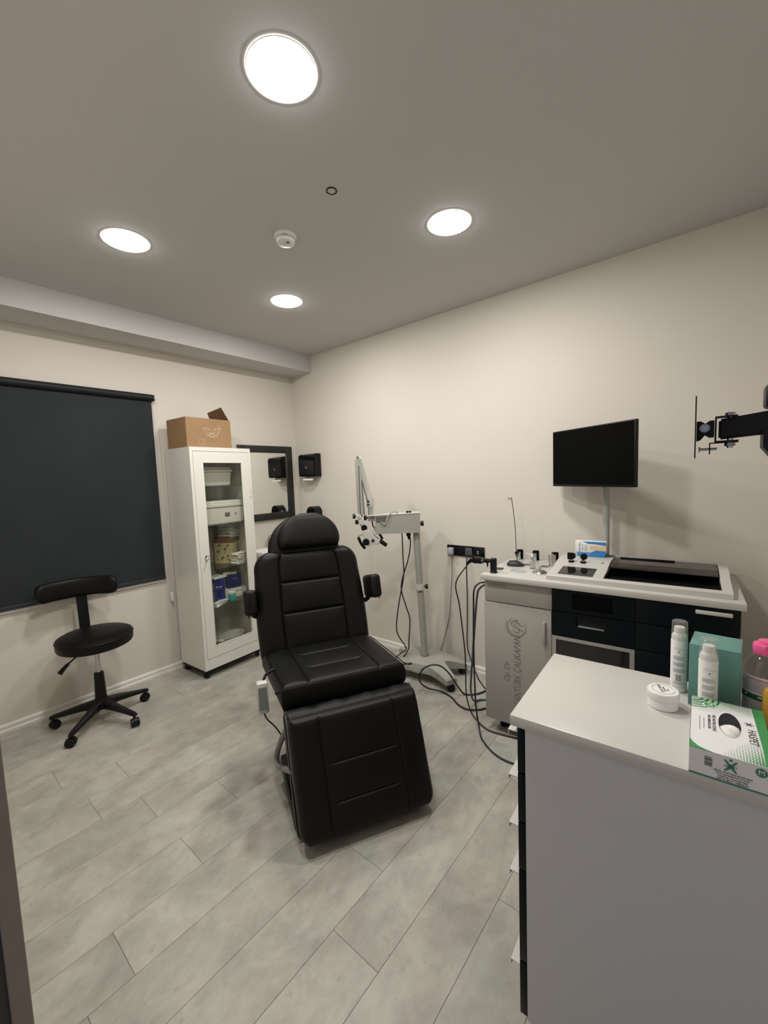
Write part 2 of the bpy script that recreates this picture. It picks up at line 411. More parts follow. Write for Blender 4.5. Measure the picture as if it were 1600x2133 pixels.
struct(box('ceiling', (-0.35, YF - 0.1, CEIL), (XR + 0.1, YW + 0.1, CEIL + 0.08), 'ceil'))
struct(box('wall_right', (XR, YF - 0.1, -0.05), (XR + 0.1, YW + 0.1, CEIL), 'wall'))
struct(box('wall_back', (-0.35, YW, -0.05), (XR, YW + 0.1, CEIL), 'wall'))
struct(box('wall_front', (-0.35, YF - 0.1, -0.05), (XR, YF, CEIL), 'wall'))
bm = bmnew()
JY = 0.45
add_box(bm, (XL - 0.13, JY + 0.02, -0.05), (XL, YW, CEIL)); add_box(bm, (XL - 0.13, YF, 2.12), (XL, JY + 0.02, CEIL))
struct(obj('wall_left', bm, 'wall'))
bm = bmnew()
add_box(bm, (XL, 3.128, BEAM), (XR, YW, CEIL))
struct(obj('trim_1', bm, 'ceil'))
def baseboard(name, p, q, nrm):
    """stepped skirting from p to q; nrm points into the room"""
    p = Vector(p); q = Vector(q); nrm = Vector(nrm); d = (q - p)
    prof = [(0, 0), (0.017, 0), (0.017, 0.018), (0.013, 0.022), (0.013, 0.046), (0.008, 0.054), (0, 0.056)]
    bm = bmnew(); A = [bm.verts.new(p + nrm * a + Vector((0, 0, b))) for a, b in prof]; B = [bm.verts.new(v.co + d) for v in A]
    n = len(A); bm.faces.new(A); bm.faces.new(B[::-1])
    for i in range(n): bm.faces.new((A[i], A[(i + 1) % n], B[(i + 1) % n], B[i]))
    return struct(obj(name, bm, 'trimw'))
baseboard('baseboard_back', (XL, YW, 0), (XR - 0.017, YW, 0), (0, -1, 0))
baseboard('baseboard_right', (XR, YF, 0), (XR, YW, 0), (-1, 0, 0))
# doorway the photograph is taken from
d1 = struct(bpy.data.objects.new('door_1', None)); C.objects.link(d1)
bm = bmnew(); add_box(bm, (XL, JY, 0), (XL + 0.0135, JY + 0.07, 2.15), 0.001)
obj('casing', bm, 'casing', d1)
bm = bmnew(); add_box(bm, (XL - 0.13, JY + 0.004, 0), (XL, JY + 0.02, 2.12))
obj('jamb', bm, 'jamb', d1)

# ceiling fittings
def downlight(x, y, label):
    t = thing('ceiling_downlight', label, 'ceiling light', (x, y, CEIL), 0, 'round ceiling downlights')
    lathe('trim_ring', [(0.0940, -0.0022), (0.1000, -0.0026), (0.1015, -0.0004)], 'ring', t, close=False, n=48)
    bm = bmnew(); n = 48
    add_lathe(bm, [(0.0945, -0.002), (0.090, -0.0045), (0.075, -0.0062), (0.045, -0.0076), (0.0, -0.0082)], n=n, close=False); bmesh.ops.recalc_face_normals(bm, faces=bm.faces)
    me = bpy.data.meshes.new('diffuser'); bm.to_mesh(me); bm.free(); me.materials.append(M['lamp'])
    o = bpy.data.objects.new('diffuser', me); C.objects.link(o); o.parent = t
downlight(0.850, 1.030, 'round ceiling downlight closest to the doorway, largest of the four')
downlight(0.862, 2.280, 'round ceiling downlight on the side towards the dark blind')
downlight(1.826, 1.045, 'round ceiling downlight on the side towards the wall with the monitor')
downlight(1.826, 2.288, 'round ceiling downlight in front of the room corner, smallest of the four')
t = thing('smoke_detector', 'white round smoke detector on the ceiling between the downlights', 'smoke detector', (1.360, 1.687, CEIL))
lathe('base', [(0.0, 0), (0.052, 0), (0.053, -0.010), (0.049, -0.014)], 'whitepl', t)
lathe('cap', [(0.043, -0.020), (0.045, -0.026), (0.042, -0.036), (0.030, -0.041), (0.0, -0.042)], 'whitepl', t)
bm = bmnew()
for i in range(30):
    a = 2 * PI * i / 30
    c = Vector((math.cos(a), math.sin(a), 0)); p = Vector((-math.sin(a), math.cos(a), 0))
    add_prism(bm, [(-0.0022, -0.0215), (0.0022, -0.0215), (0.0022, -0.013), (-0.0022, -0.013)], c * 0.041, p, (0, 0, 1), 0.005)
obj('vent_fin', bm, 'whitepl', t)
lathe('vent_core', [(0.036, -0.013), (0.036, -0.022)], 'greyfile', t)
bm = bmnew()
add_box(bm, (-0.010, -0.030, -0.0435), (-0.007, -0.016, -0.040)); add_box(bm, (-0.002, -0.030, -0.0435), (0.001, -0.016, -0.040))
obj('led_slot', bm, 'greyfile', t)
t = thing('sprinkler_escutcheon', 'small round dark-edged cap in the ceiling between two downlights', 'ceiling fitting', (1.294, 1.290, CEIL))
lathe('rim', [(0.0175, 0.0), (0.0185, -0.003), (0.0225, -0.003), (0.0225, 0.0)], 'blackpl', t, close=False)
lathe('plate', [(0.0, -0.0025), (0.015, -0.0025), (0.0185, -0.001)], 'ceil', t, close=False)
for k in range(4):
    a = k * PI / 2 + 0.4; cyl('spring_clip', (0.017 * math.cos(a), 0.017 * math.sin(a), -0.004), (0.023 * math.cos(a), 0.023 * math.sin(a), -0.004), 0.0012, 'blackpl', t, n=6)

# ================================================================== roller blind
t = thing('roller_blind', 'large dark charcoal roller blind pulled down over the window', 'roller blind', (0, 0, 0))
BY = 3.402
cyl('roller_tube', (0.10, BY, 2.168), (1.378, BY, 2.168), 0.026, 'blindtube', t, n=32)
bm = bmnew(); add_box(bm, (0.10, BY + 0.0050, 0.79), (1.370, BY + 0.0064, 2.160)); obj('fabric', bm, 'blind', t)
bm = bmnew(); add_box(bm, (0.10, BY + 0.000, 0.764), (1.373, BY + 0.0105, 0.792), 0.004); obj('hem_bar', bm, 'blindd', t, 40)
bm = bmnew(); add_box(bm, (1.384, BY - 0.024, 2.145), (1.389, 3.4315, 2.195), 0.002); add_cyl(bm, (1.377, BY, 2.168), (1.398, BY, 2.168), 0.016)
obj('bracket', bm, 'chrome', t, 40)
bm = bmnew()
add_tube(bm, [(1.392, BY - 0.016, 2.165), (1.396, BY - 0.014, 1.6), (1.398, BY - 0.01, 1.0), (1.401, BY - 0.006, 0.63)], 0.0017, n=6)
add_tube(bm, [(1.392, BY + 0.016, 2.165), (1.402, BY + 0.014, 1.6), (1.406, BY + 0.006, 1.0), (1.406, BY + 0.004, 0.63)], 0.0017, n=6)
obj('bead_chain', bm, 'whitesatin', t, 50)
bm = bmnew(); add_box(bm, (1.396, BY - 0.012, 0.575), (1.412, BY + 0.008, 0.650), 0.005); obj('chain_weight', bm, 'whitesatin', t, 40)
# window frame just behind the blind: sill edge shows under the hem
w1 = struct(bpy.data.objects.new('window_1', None)); C.objects.link(w1)
box('window_frame', (0.13, 3.4180, 0.752), (1.35, 3.4315, 2.12), 'trimw', w1, 0.002)
box('window_sill', (0.12, 3.4165, 0.744), (1.36, 3.4315, 0.757), 'trimw', w1, 0.002)

# ================================================================== rolling stool
t = thing('rolling_stool', 'black rolling stool with round seat and curved backrest below the blind', 'stool', (0.785, 3.085, 0), math.radians(-14))
lathe('seat', [(0.0, 0.500), (0.185, 0.500), (0.200, 0.507), (0.207, 0.520), (0.208, 0.560), (0.203, 0.573), (0.185, 0.582), (0.10, 0.586), (0, 0.587)], 'leather', t, n=64)
lathe('seat_piping', [(0.2085, 0.558), (0.2105, 0.5605), (0.2085, 0.563), (0.206, 0.5605), (0.2085, 0.558)], 'leather', t, n=64, close=False)
bm = bmnew(); add_box(bm, (-0.07, -0.07, 0.480), (0.07, 0.07, 0.501), 0.004); add_cyl(bm, (0, 0, 0.45), (0, 0, 0.485), 0.024); obj('seat_plate', bm, 'blackmt', t, 40)
cyl('gas_lift', (0, 0, 0.29), (0, 0, 0.46), 0.014, 'chrome', t)
lathe('column', [(0.0, 0.10), (0.034, 0.10), (0.031, 0.20), (0.027, 0.315), (0.024, 0.322), (0, 0.322)], 'blackpl', t)
bm = bmnew(); add_tube(bm, [(-0.02, -0.02, 0.485), (-0.09, -0.03, 0.470), (-0.150, -0.035, 0.430)], 0.005, n=8); lv = obj('lever', bm, 'blackpl', t, 50)
bm = bmnew(); add_tube(bm, [(-0.145, -0.035, 0.433), (-0.168, -0.037, 0.412), (-0.192, -0.039, 0.385)], lambda s: 0.009 + 0.006 * s, n=10); obj('knob', bm, 'blackpl', lv, 50)
# back bar and backrest
bm = bmnew()
pts = [(-0.03, 0.05, 0.492), (-0.045, 0.19, 0.492), (-0.048, 0.218, 0.515), (-0.05, 0.225, 0.64), (-0.055, 0.228, 0.88)]
P = catmull(pts, 5); prev = None
for i, p in enumerate(P):
    d = (P[min(i + 1, len(P) - 1)] - P[max(i - 1, 0)]).normalized(); x = Vector((1, 0, 0)); y = d.cross(x).normalized()
    ring = [bm.verts.new(p + x * a * 0.030 + y * b * 0.006) for a, b in ((-1, -1), (1, -1), (1, 1), (-1, 1))]
    if prev:
        for j in range(4): bm.faces.new((prev[j], prev[(j + 1) % 4], ring[(j + 1) % 4], ring[j]))
    else: bm.faces.new(ring)
    prev = ring
bm.faces.new(prev); obj('back_bar', bm, 'blackmt', t, 40)
bm = bmnew(); n = 28; prev = None
for i in range(n + 1):
    s = -1 + 2 * i / n; ang = s * 0.92
    cx, cy = -0.066 + 0.268 * math.sin(ang), -0.035 + 0.268 * math.cos(ang)
    cz = 0.845; e = (1 - abs(s) ** 14) ** 0.5 if abs(s) < 1 else 0
    hh = 0.062 * max(e, 0.25); hd = 0.026 * max(e, 0.25); rad = Vector((math.sin(ang), math.cos(ang), 0))
    ring = []
    for k in range(20):
        a = 2 * PI * k / 20; ca, sa = math.cos(a), math.sin(a)
        ring.append(bm.verts.new(Vector((cx, cy, cz)) + rad * hd * math.copysign(abs(ca) ** 0.6, ca) + Vector((0, 0, hh * math.copysign(abs(sa) ** 0.5, sa)))))
    if prev:
        for k in range(20): bm.faces.new((prev[k], prev[(k + 1) % 20], ring[(k + 1) % 20], ring[k]))
    else: bm.faces.new(ring)
    prev = ring
bm.faces.new(prev); obj('backrest', bm, 'leather', t, 60)
lathe('base_hub', [(0.0, 0.085), (0.044, 0.085), (0.046, 0.125), (0.036, 0.150), (0, 0.15)], 'blackpl', t)
for k in range(5):
    a = math.radians(18 + 72 * k - 0); D = Vector((math.cos(a), math.sin(a), 0)); Nn = Vector((-D.y, D.x, 0))
    bm = bmnew(); prev = None
    for s, zt, zb, hw_ in ((0.03, 0.140, 0.088, 0.024), (0.10, 0.128, 0.088, 0.020), (0.19, 0.106, 0.078, 0.016), (0.272, 0.088, 0.066, 0.013), (0.284, 0.082, 0.066, 0.010)):
        c = D * s
        ring = [bm.verts.new(c + Nn * x + Vector((0, 0, z))) for x, z in ((-hw_, zb), (hw_, zb), (hw_, zt - 0.008), (hw_ * 0.55, zt), (-hw_ * 0.55, zt), (-hw_, zt - 0.008))]
        if prev:
            for j in range(6): bm.faces.new((prev[j], prev[(j + 1) % 6], ring[(j + 1) % 6], ring[j]))
        else: bm.faces.new(ring)
        prev = ring
    bm.faces.new(prev); obj('leg', bm, 'blackpl', t, 35)
    caster(t, (D.x * 0.268, D.y * 0.268, 0), 0.0265, 0.022, a + 2.2 + k * 0.9, 0.072)

# ================================================================== white medicine cabinet
CR = math.radians(3.2)
t = thing('medicine_cabinet', 'tall white enamelled cabinet with glazed door and black casters', 'cabinet', (1.449, 3.036, 0), CR)
W_, D_, Z0, Z1 = 0.520, 0.340, 0.072, 1.776
bm = bmnew(); th = 0.016
add_box(bm, (0, 0, Z0), (th, D_, Z1)); add_box(bm, (W_ - th, 0, Z0), (W_, D_, Z1))
add_box(bm, (th, 0.004, Z1 - th), (W_ - th, D_, Z1)); add_box(bm, (th, 0.004, Z0), (W_ - th, D_, Z0 + 0.045)); add_box(bm, (th, D_ - 0.008, Z0 + 0.045), (W_ - th, D_, Z1 - th))
obj('body', bm, 'cabw', t)
# front frame around the door
bm = bmnew()
add_box(bm, (0.0, -0.012, Z0), (0.022, 0.0, Z1)); add_box(bm, (W_ - 0.022, -0.012, Z0), (W_, 0.0, Z1))
add_box(bm, (0.022, -0.012, Z1 - 0.030), (W_ - 0.022, 0.0, Z1)); add_box(bm, (0.022, -0.012, Z0), (W_ - 0.022, 0.0, Z0 + 0.085))
obj('front_frame', bm, 'cabw', t)
dx0, dx1, dz0, dz1 = 0.024, W_ - 0.024, Z0 + 0.088, Z1 - 0.033
ox0, ox1, oz0, oz1 = 0.094, 0.434, 0.240, 1.664
bm = bmnew()
add_box(bm, (dx0, -0.014, dz0), (ox0, 0.004, dz1)); add_box(bm, (ox1, -0.014, dz0), (dx1, 0.004, dz1))
add_box(bm, (ox0, -0.014, oz1), (ox1, 0.004, dz1)); add_box(bm, (ox0, -0.014, dz0), (ox1, 0.004, oz0))
door = obj('door', bm, 'cabw', t)
bm = bmnew(); bd = 0.006
for a, b in (((ox0, -0.016, oz0), (ox0 + bd, -0.004, oz1)), ((ox1 - bd, -0.016, oz0), (ox1, -0.004, oz1)), ((ox0, -0.016, oz0), (ox1, -0.004, oz0 + bd)), ((ox0, -0.016, oz1 - bd), (ox1, -0.004, oz1))):
    add_box(bm, a, b, 0.002)
obj('glazing_bead', bm, 'cabw', door, 40)
box('glass_pane', (ox0 + 0.003, -0.005, oz0 + 0.003), (ox1 - 0.003, -0.002, oz1 - 0.003), 'glass', door)
bm = bmnew()
add_lathe(bm, [(0, 0), (0.016, 0), (0.016, 0.004), (0, 0.005)], (0, 0, 0), 20)
bmesh.ops.rotate(bm, verts=bm.verts, cent=(0, 0, 0), matrix=Matrix.Rotation(PI / 2, 3, 'X'))
bmesh.ops.scale(bm, verts=bm.verts, vec=(0.7, 1, 1.5)); bmesh.ops.translate(bm, verts=bm.verts, vec=(0.070, -0.0140, 0.940))
add_cyl(bm, (0.070, -0.016, 0.945), (0.070, -0.044, 0.945), 0.005, n=12); add_tube(bm, [(0.072, -0.044, 0.957), (0.070, -0.046, 0.946), (0.052, -0.048, 0.930)], 0.007, n=10)
obj('handle', bm, 'chrome', door, 40)
for z in (1.42, 0.45):
    bm = bmnew(); add_cyl(bm, (W_ - 0.022, -0.017, z - 0.04), (W_ - 0.022, -0.017, z - 0.003), 0.005, n=12); add_cyl(bm, (W_ - 0.022, -0.017, z + 0.003), (W_ - 0.022, -0.017, z + 0.04), 0.005, n=12)
    obj('hinge', bm, 'cabw', door, 40)
SH = (1.482, 1.176, 0.832, 0.540)
for z in SH: box('glass_shelf', (0.018, 0.022, z - 0.006), (W_ - 0.018, D_ - 0.012, z), 'shelfglass', t)
for zz in (0.38, 0.435, 0.49, 0.62, 0.70, 0.95, 1.00, 1.28, 1.35, 1.42, 1.56, 1.62): cyl('shelf_hole', (W_ - th + 0.0004, D_ - 0.07, zz), (W_ - th - 0.0012, D_ - 0.07, zz), 0.005, 'blackpl', t, n=10)
bm = bmnew(); add_box(bm, (0.006, 0.006, 0.048), (0.030, D_ - 0.006, Z0)); add_box(bm, (W_ - 0.030, 0.006, 0.048), (W_ - 0.006, D_ - 0.006, Z0)); add_box(bm, (0.030, 0.006, 0.048), (W_ - 0.030, 0.030, Z0)); add_box(bm, (0.030, D_ - 0.030, 0.048), (W_ - 0.030, D_ - 0.006, Z0))
obj('base_frame', bm, 'blackmt', t)
for x in (0.028, W_ - 0.028):
    for y in (0.028, D_ - 0.028): caster(t, (x, y, 0), 0.024, 0.017, 0.5 + x, Z0)
CAB = t
def cabw(x, y, z):   # a point inside the cabinet in world space
    c, s = math.cos(CR), math.sin(CR); return (1.449 + x * c - y * s, 3.036 + x * s + y * c, z)

# things on the cabinet shelves
def tub(label, x, y, z, w, d, h, logo=False):
    t = thing('storage_tub', label, 'storage tub', cabw(x, y, z), CR, 'lidded tubs in the medicine cabinet')
    bm = bmnew(); a, b = w / 2, d / 2; k = 0.94
    v = [bm.verts.new(q) for q in ((-a * k, -b * k, 0), (a * k, -b * k, 0), (a * k, b * k, 0), (-a * k, b * k, 0), (-a, -b, h * 0.74), (a, -b, h * 0.74), (a, b, h * 0.74), (-a, b, h * 0.74))]
    for q in ((3, 2, 1, 0), (4, 5, 6, 7), (0, 1, 5, 4), (1, 2, 6, 5), (2, 3, 7, 6), (3, 0, 4, 7)): bm.faces.new([v[i] for i in q])
    bmesh.ops.bevel(bm, geom=[e for e in bm.edges], offset=0.008, segments=2, affect='EDGES'); bd_ = obj('body', bm, 'whitepl', t, 40)
    bm = bmnew(); add_box(bm, (-a - 0.006, -b - 0.006, h * 0.74), (a + 0.006, b + 0.006, h * 0.88), 0.003); add_box(bm, (-a, -b, h * 0.875), (a, b, h), 0.005)
    obj('lid', bm, 'whitepl', t, 40)
    if logo:
        Y = Vector((0, -0.06 * b / b, 1)); off = -b * (k + 0.06 * 0.45) - 0.002
        decal('printed_mark', rect(-0.020, -0.014, 0.020, 0.014), (0.02, off - 0.002, h * 0.40), (1, 0, 0), (0, -0.03, 1), 'dkprint', bd_, 0.0006)
        text('lettering', 'SET', 0.016, (0.02, off - 0.0032, h * 0.40), (1, 0, 0), (0, -0.03, 1), 'whitepl', bd_, 0.0002)
        bm = bmnew()
        for q in range(3): add_prism(bm, [(-0.018 + q * 0.002, -0.008 + 0.006 * q), (0.018 - q * 0.002, -0.008 + 0.006 * q), (0, -0.004 + 0.006 * q)], (0.095, off - 0.0022, h * 0.43), (1, 0, 0), (0, 0, 1), 0.0005)
        obj('printed_emblem', bm, 'greylbl', bd_)
    return t
tub('white lidded plastic tub on the top shelf of the glazed cabinet', 0.225, 0.20, 1.482, 0.36, 0.21, 0.150)
tub('white lidded plastic tub with small printed marks on the second cabinet shelf', 0.292, 0.165, 1.176, 0.365, 0.24, 0.185, True)
tt = thing('floral_box', 'floral patterned card box with brown lid on the middle cabinet shelf', 'box', cabw(0.395, 0.215, 0.832), CR + 0.62)
bm = bmnew(); add_box(bm, (-0.080, -0.075, 0), (0.080, 0.075, 0.185)); obj('body', bm, 'floral', tt)
bm = bmnew(); add_box(bm, (-0.082, -0.077, 0.172), (0.082, 0.077, 0.215), 0.002); obj('lid', bm, 'brownlid', tt, 40)
def towels(label, x, y, z, n, w, d, hh, rot, seed):
    """folded cloths: each is one folded sheet, rounded at the fold"""
    rnd = random.Random(seed)
    for k in range(n):
        lab = label % ('bottom', 'second', 'third', 'fourth', 'fifth')[k] if k < n - 1 else label % 'top'
        o = thing('folded_towel', lab, 'towel', cabw(x + rnd.uniform(-0.004, 0.004), y + rnd.uniform(-0.004, 0.004), z + k * hh), CR + rot + rnd.uniform(-0.08, 0.08), 'folded towels in the cabinet')
        bm = bmnew(); m_ = 14; rows = []
        ww = w * rnd.uniform(0.93, 1.04)
        # two-layer fold: C-shaped section swept across
        sec = [];
        for i in range(9):
            a = PI / 2 + PI * i / 8; sec.append((-ww / 2 + hh / 2 + (hh / 2) * math.cos(a), hh / 2 + hh / 2 * math.sin(a)))
        sec += [(ww / 2, 0), (ww / 2, hh * 0.34), (-ww / 2 + hh * 0.8, hh * 0.38), (-ww / 2 + hh * 0.8, hh * 0.58), (ww / 2, hh * 0.62), (ww / 2, hh * 0.98)]
        for i in range(m_ + 1):
            yy = -d / 2 + d * i / m_
            rows.append([bm.verts.new((a, yy + 0.003 * math.sin(a * 60 + k), max(0.0, b * (0.93 + 0.05 * math.sin(yy * 50 + k * 2))) )) for a, b in sec])
        N_ = len(sec)
        for i in range(m_):
            for j in range(N_): bm.faces.new((rows[i][j], rows[i][(j + 1) % N_], rows[i + 1][(j + 1) % N_], rows[i + 1][j]))
        bm.faces.new(rows[0]); bm.faces.new(rows[-1][::-1])
        obj('cloth', bm, 'towel', o, 50)
towels('folded white towel on the floral box lid, %s of its stack', 0.415, 0.21, 1.0475, 4, 0.13, 0.12, 0.0285, 0.45, 3)
towels('folded white towel in front of the floral box, %s of its stack', 0.412, 0.058, 0.8325, 4, 0.15, 0.060, 0.023, 0.25, 5)
def carton(name, label, cat, x, y, z, w, d, h, m, side=None, rot=0.0, group=None):
    t = thing(name, label, cat, cabw(x, y, z), CR + rot, group)
    box('carton', (-w / 2, -d / 2, 0), (w / 2, d / 2, h), m, t, 0.0015)
    if side: decal('side_panel', rect(-d / 2 + 0.001, 0.001, d / 2 - 0.001, h - 0.001), (w / 2 + 0.0001, 0, 0), (0, 1, 0), (0, 0, 1), side, t, 0.0006)
    return t
Zs = 0.5405
b1 = carton('blue_box', 'upright blue carton with white side panel, front left on the cabinet shelf', 'box', 0.222, 0.110, Zs, 0.088, 0.10, 0.200, 'blue', 'paper', -0.35, 'blue cartons in the cabinet')
text('lettering', 'Bivale', 0.020, (-0.002, -0.0555, 0.135), (1, 0, 0), (0, 0, 1), 'label', b1, 0.0003)
text('small_lettering', 'Latex Pro', 0.009, (-0.006, -0.0555, 0.118), (1, 0, 0), (0, 0, 1), 'greylbl', b1, 0.0003)
bm = bmnew(); add_tube(bm, [(-0.012 + 0.006 * math.cos(2 * PI * i / 12), -0.0556, 0.032 + 0.006 * math.sin(2 * PI * i / 12)) for i in range(13)], 0.0008, n=5, k=1)
obj('printed_emblem', bm, 'label', b1)
wc = carton('white_carton', 'flat white carton under the second blue carton in the cabinet', 'box', 0.395, 0.185, Zs, 0.19, 0.14, 0.075, 'paper', None, -0.1)
text('lettering', 'Medyhale art', 0.020, (0.0, -0.0705, 0.052), (1, 0, 0), (0, 0, 1), 'dkprint', wc, 0.0003)
b2 = carton('blue_box', 'blue carton with white side panel lying on the flat white carton', 'box', 0.405, 0.185, Zs + 0.0752, 0.115, 0.10, 0.115, 'blue', 'paper', -0.2, 'blue cartons in the cabinet')
text('lettering', 'Bivale', 0.017, (0.004, -0.0505, 0.078), (1, 0, 0), (0, 0, 1), 'greylbl', b2, 0.0003)
carton('leaflet_carton', 'thin white carton lying on the front blue carton', 'box', 0.215, 0.120, Zs + 0.2005, 0.12, 0.12, 0.012, 'paper', None, 0.15)
carton('narrow_carton', 'narrow white carton lying askew on the second blue carton', 'box', 0.370, 0.165, Zs + 0.1908, 0.11, 0.035, 0.018, 'paper', None, -0.4)
tq = carton('turquoise_box', 'small turquoise and white medicine carton at the shelf front in the cabinet', 'box', 0.302, 0.046, Zs, 0.052, 0.035, 0.058, 'tealgn', None, 0.15)
box('white_top', (-0.0265, -0.018, 0.058), (0.0265, 0.018, 0.078), 'paper', tq, 0.001)
for k in range(3):
    lb = ('dark grey plastic tray in the cabinet, %s of its stack' % ('bottom', 'middle', 'top')[k])
    tr = thing('sorting_tray', lb, 'tray', cabw(0.118, 0.16, Zs + k * 0.058), CR, 'stacked grey trays in the cabinet')
    bm = bmnew(); add_box(bm, (-0.055, -0.10, 0.0), (0.045, 0.10, 0.012)); add_box(bm, (-0.055, -0.10, 0.012), (0.045, -0.085, 0.050)); add_box(bm, (-0.055, 0.085, 0.012), (0.045, 0.10, 0.056)); add_box(bm, (-0.055, -0.085, 0.012), (-0.045, 0.085, 0.056)); add_box(bm, (0.035, -0.085, 0.012), (0.045, 0.085, 0.056))
    obj('tray_body', bm, 'greyfile', tr)
for k in range(3):
    lb = 'clear plastic sachet packet on the shelf front of the cabinet, %s of three' % ('bottom', 'middle', 'top')[k]
    pk = thing('sachet_packet', lb, 'packet', cabw(0.190 + 0.004 * k, 0.036, Zs + 0.011 * k), CR + 0.5 - 0.1 * k, 'sachet packets in the cabinet')
    bm = bmnew(); rows = []
    for i in range(13):
        s = i / 12; x = -0.075 + 0.15 * s; zt = 0.010 * math.sin(PI * s) ** 0.5 if 0 < s < 1 else 0
        rows.append([bm.verts.new((x, yy, zz)) for yy, zz in ((-0.022, 0.0), (0.022, 0.0), (0.022, zt * 0.6 + 0.0015), (0, zt + 0.0015), (-0.022, zt * 0.6 + 0.0015))])
    for i in range(12):
        for j in range(5): bm.faces.new((rows[i][j], rows[i][(j + 1) % 5], rows[i + 1][(j + 1) % 5], rows[i + 1][j]))
    bm.faces.new(rows[0]); bm.faces.new(rows[-1][::-1]); obj('sachet', bm, 'whitepl', pk, 60)
# bottom of the cabinet
ZB = Z0 + 0.0455
t = thing('plastic_basin', 'white oval plastic basin on the cabinet floor', 'basin', cabw(0.335, 0.14, ZB), CR + 0.25)
lathe('bowl', [(0.0, 0.0), (0.78, 0.0), (0.87, 0.008), (1.0, 0.105), (1.06, 0.108), (1.06, 0.113), (0.96, 0.111), (0.83, 0.014), (0.0, 0.010)], 'whitepl', t, n=40, sx=0.115, sy=0.075, close=False)
box('spout_lip', (-0.150, -0.03, 0.095), (-0.108, 0.03, 0.110), 'whitepl', t, 0.006)
t = thing('white_cup', 'white plastic beaker beside the basin in the cabinet', 'cup', cabw(0.125, 0.115, ZB))
lathe('beaker', [(0.0, 0.0), (0.033, 0.0), (0.042, 0.135), (0.045, 0.137), (0.042, 0.140), (0.039, 0.136), (0.031, 0.006), (0, 0.006)], 'whitepl', t, close=False)
for k, (x, y, w, d, h, m_, lb) in enumerate(((0.155, 0.055, 0.07, 0.04, 0.035, 'greyfile', 'dark grey small box on the cabinet floor, in front of the beaker'), (0.160, 0.055, 0.055, 0.035, 0.025, 'whitepl', 'small white box on top of the dark grey box in the cabinet'), (0.178, 0.15, 0.03, 0.05, 0.085, 'blackpl', 'small black box between the beaker and the basin'))):
    o = thing('small_box', lb, 'box', cabw(x, y, ZB + (0.0352 if k == 1 else 0)), CR + 0.2 * k)
    box('carton', (-w / 2, -d / 2, 0), (w / 2, d / 2, h), m_, o, 0.002); box('lid_flap', (-w / 2 - 0.0006, -d / 2 - 0.0006, h * 0.7), (w / 2 + 0.0006, d / 2 + 0.0006, h + 0.0006), m_, o, 0.001)

# cardboard box on the cabinet
bx = thing('cardboard_box', 'brown cardboard box with raised flap on top of the white cabinet', 'cardboard box', cabw(0.012, 0.03, Z1), CR)
w, d, h = 0.37, 0.28, 0.222; tk = 0.004
bm = bmnew(); add_box(bm, (0, 0, 0), (w, tk, h)); add_box(bm, (0, d - tk, 0), (w, d, h)); add_box(bm, (0, tk, 0), (tk, d - tk, h)); add_box(bm, (w - tk, tk, 0), (w, d - tk, h)); add_box(bm, (tk, tk, 0), (w - tk, d - tk, tk))
obj('carton', bm, 'cardboard', bx)
bm = bmnew(); add_prism(bm, [(0, 0), (0.245, 0), (0.23, 0.095), (0.015, 0.115)], (w, 0.02, h), (0, 1, 0), (-0.45, 0, 0.9), 0.003)
obj('raised_flap', bm, 'cardin', bx)
bm = bmnew(); add_prism(bm, [(0, 0), (0.27, 0), (0.265, 0.12), (0.01, 0.12)], (0.003, 0.005, h), (0, 1, 0), Vector((0.985, 0, -0.17)).normalized(), 0.003)
obj('folded_flap', bm, 'cardboard', bx)
bm = bmnew(); add_prism(bm, [(0, 0), (0.30, 0), (0.28, 0.10), (0.02, 0.10)], (0.035, d - 0.005, h - 0.002), (1, 0, 0), (0, -0.97, -0.24), 0.003)
obj('folded_flap', bm, 'cardin', bx)
# printed winged emblem
bm = bmnew()
O_ = Vector((0.205, -0.0004, 0.118))
def seg2(a, b, r=0.0011):
    a = O_ + Vector((a[0], 0, a[1])); b = O_ + Vector((b[0], 0, b[1])); add_cyl(bm, a, b, r, n=5)
for s in (-1, 1):
    seg2((s * 0.075, 0.032), (s * 0.030, 0.030)); seg2((s * 0.075, 0.032), (s * 0.042, -0.022))
    for k in range(4): seg2((s * (0.066 - 0.008 * k), 0.022 - 0.012 * k), (s * 0.018, 0.030 - 0.014 * k), 0.0008)
    seg2((s * 0.050, -0.028), (s * 0.010, -0.018)); seg2((s * 0.03, 0.03), (s * 0.008, 0.010))
seg2((-0.04, -0.026), (0.04, -0.026))
add_tube(bm, [O_ + Vector((0.022 * math.cos(2 * PI * i / 16), 0, -0.034 + 0.005 * math.sin(2 * PI * i / 16))) for i in range(17)], 0.0012, n=5, k=1)
obj('printed_emblem', bm, 'cardprint', bx)
text('lettering', 'FMC', 0.022, (0.205, -0.0006, 0.108), (1, 0, 0), (0, 0, 1), 'cardprint', bx, 0.0003)
bm = bmnew()
for cx, cz, rr in ((0.270, 0.165, 0.012), (0.115, 0.045, 0.022)):
    add_tube(bm, [Vector((cx + rr * math.cos(2 * PI * i / 18), -0.0003, cz + rr * math.sin(2 * PI * i / 18))) for i in range(19)], 0.0008, n=5, k=1)
obj('stamp_mark', bm, 'cardprint', bx)

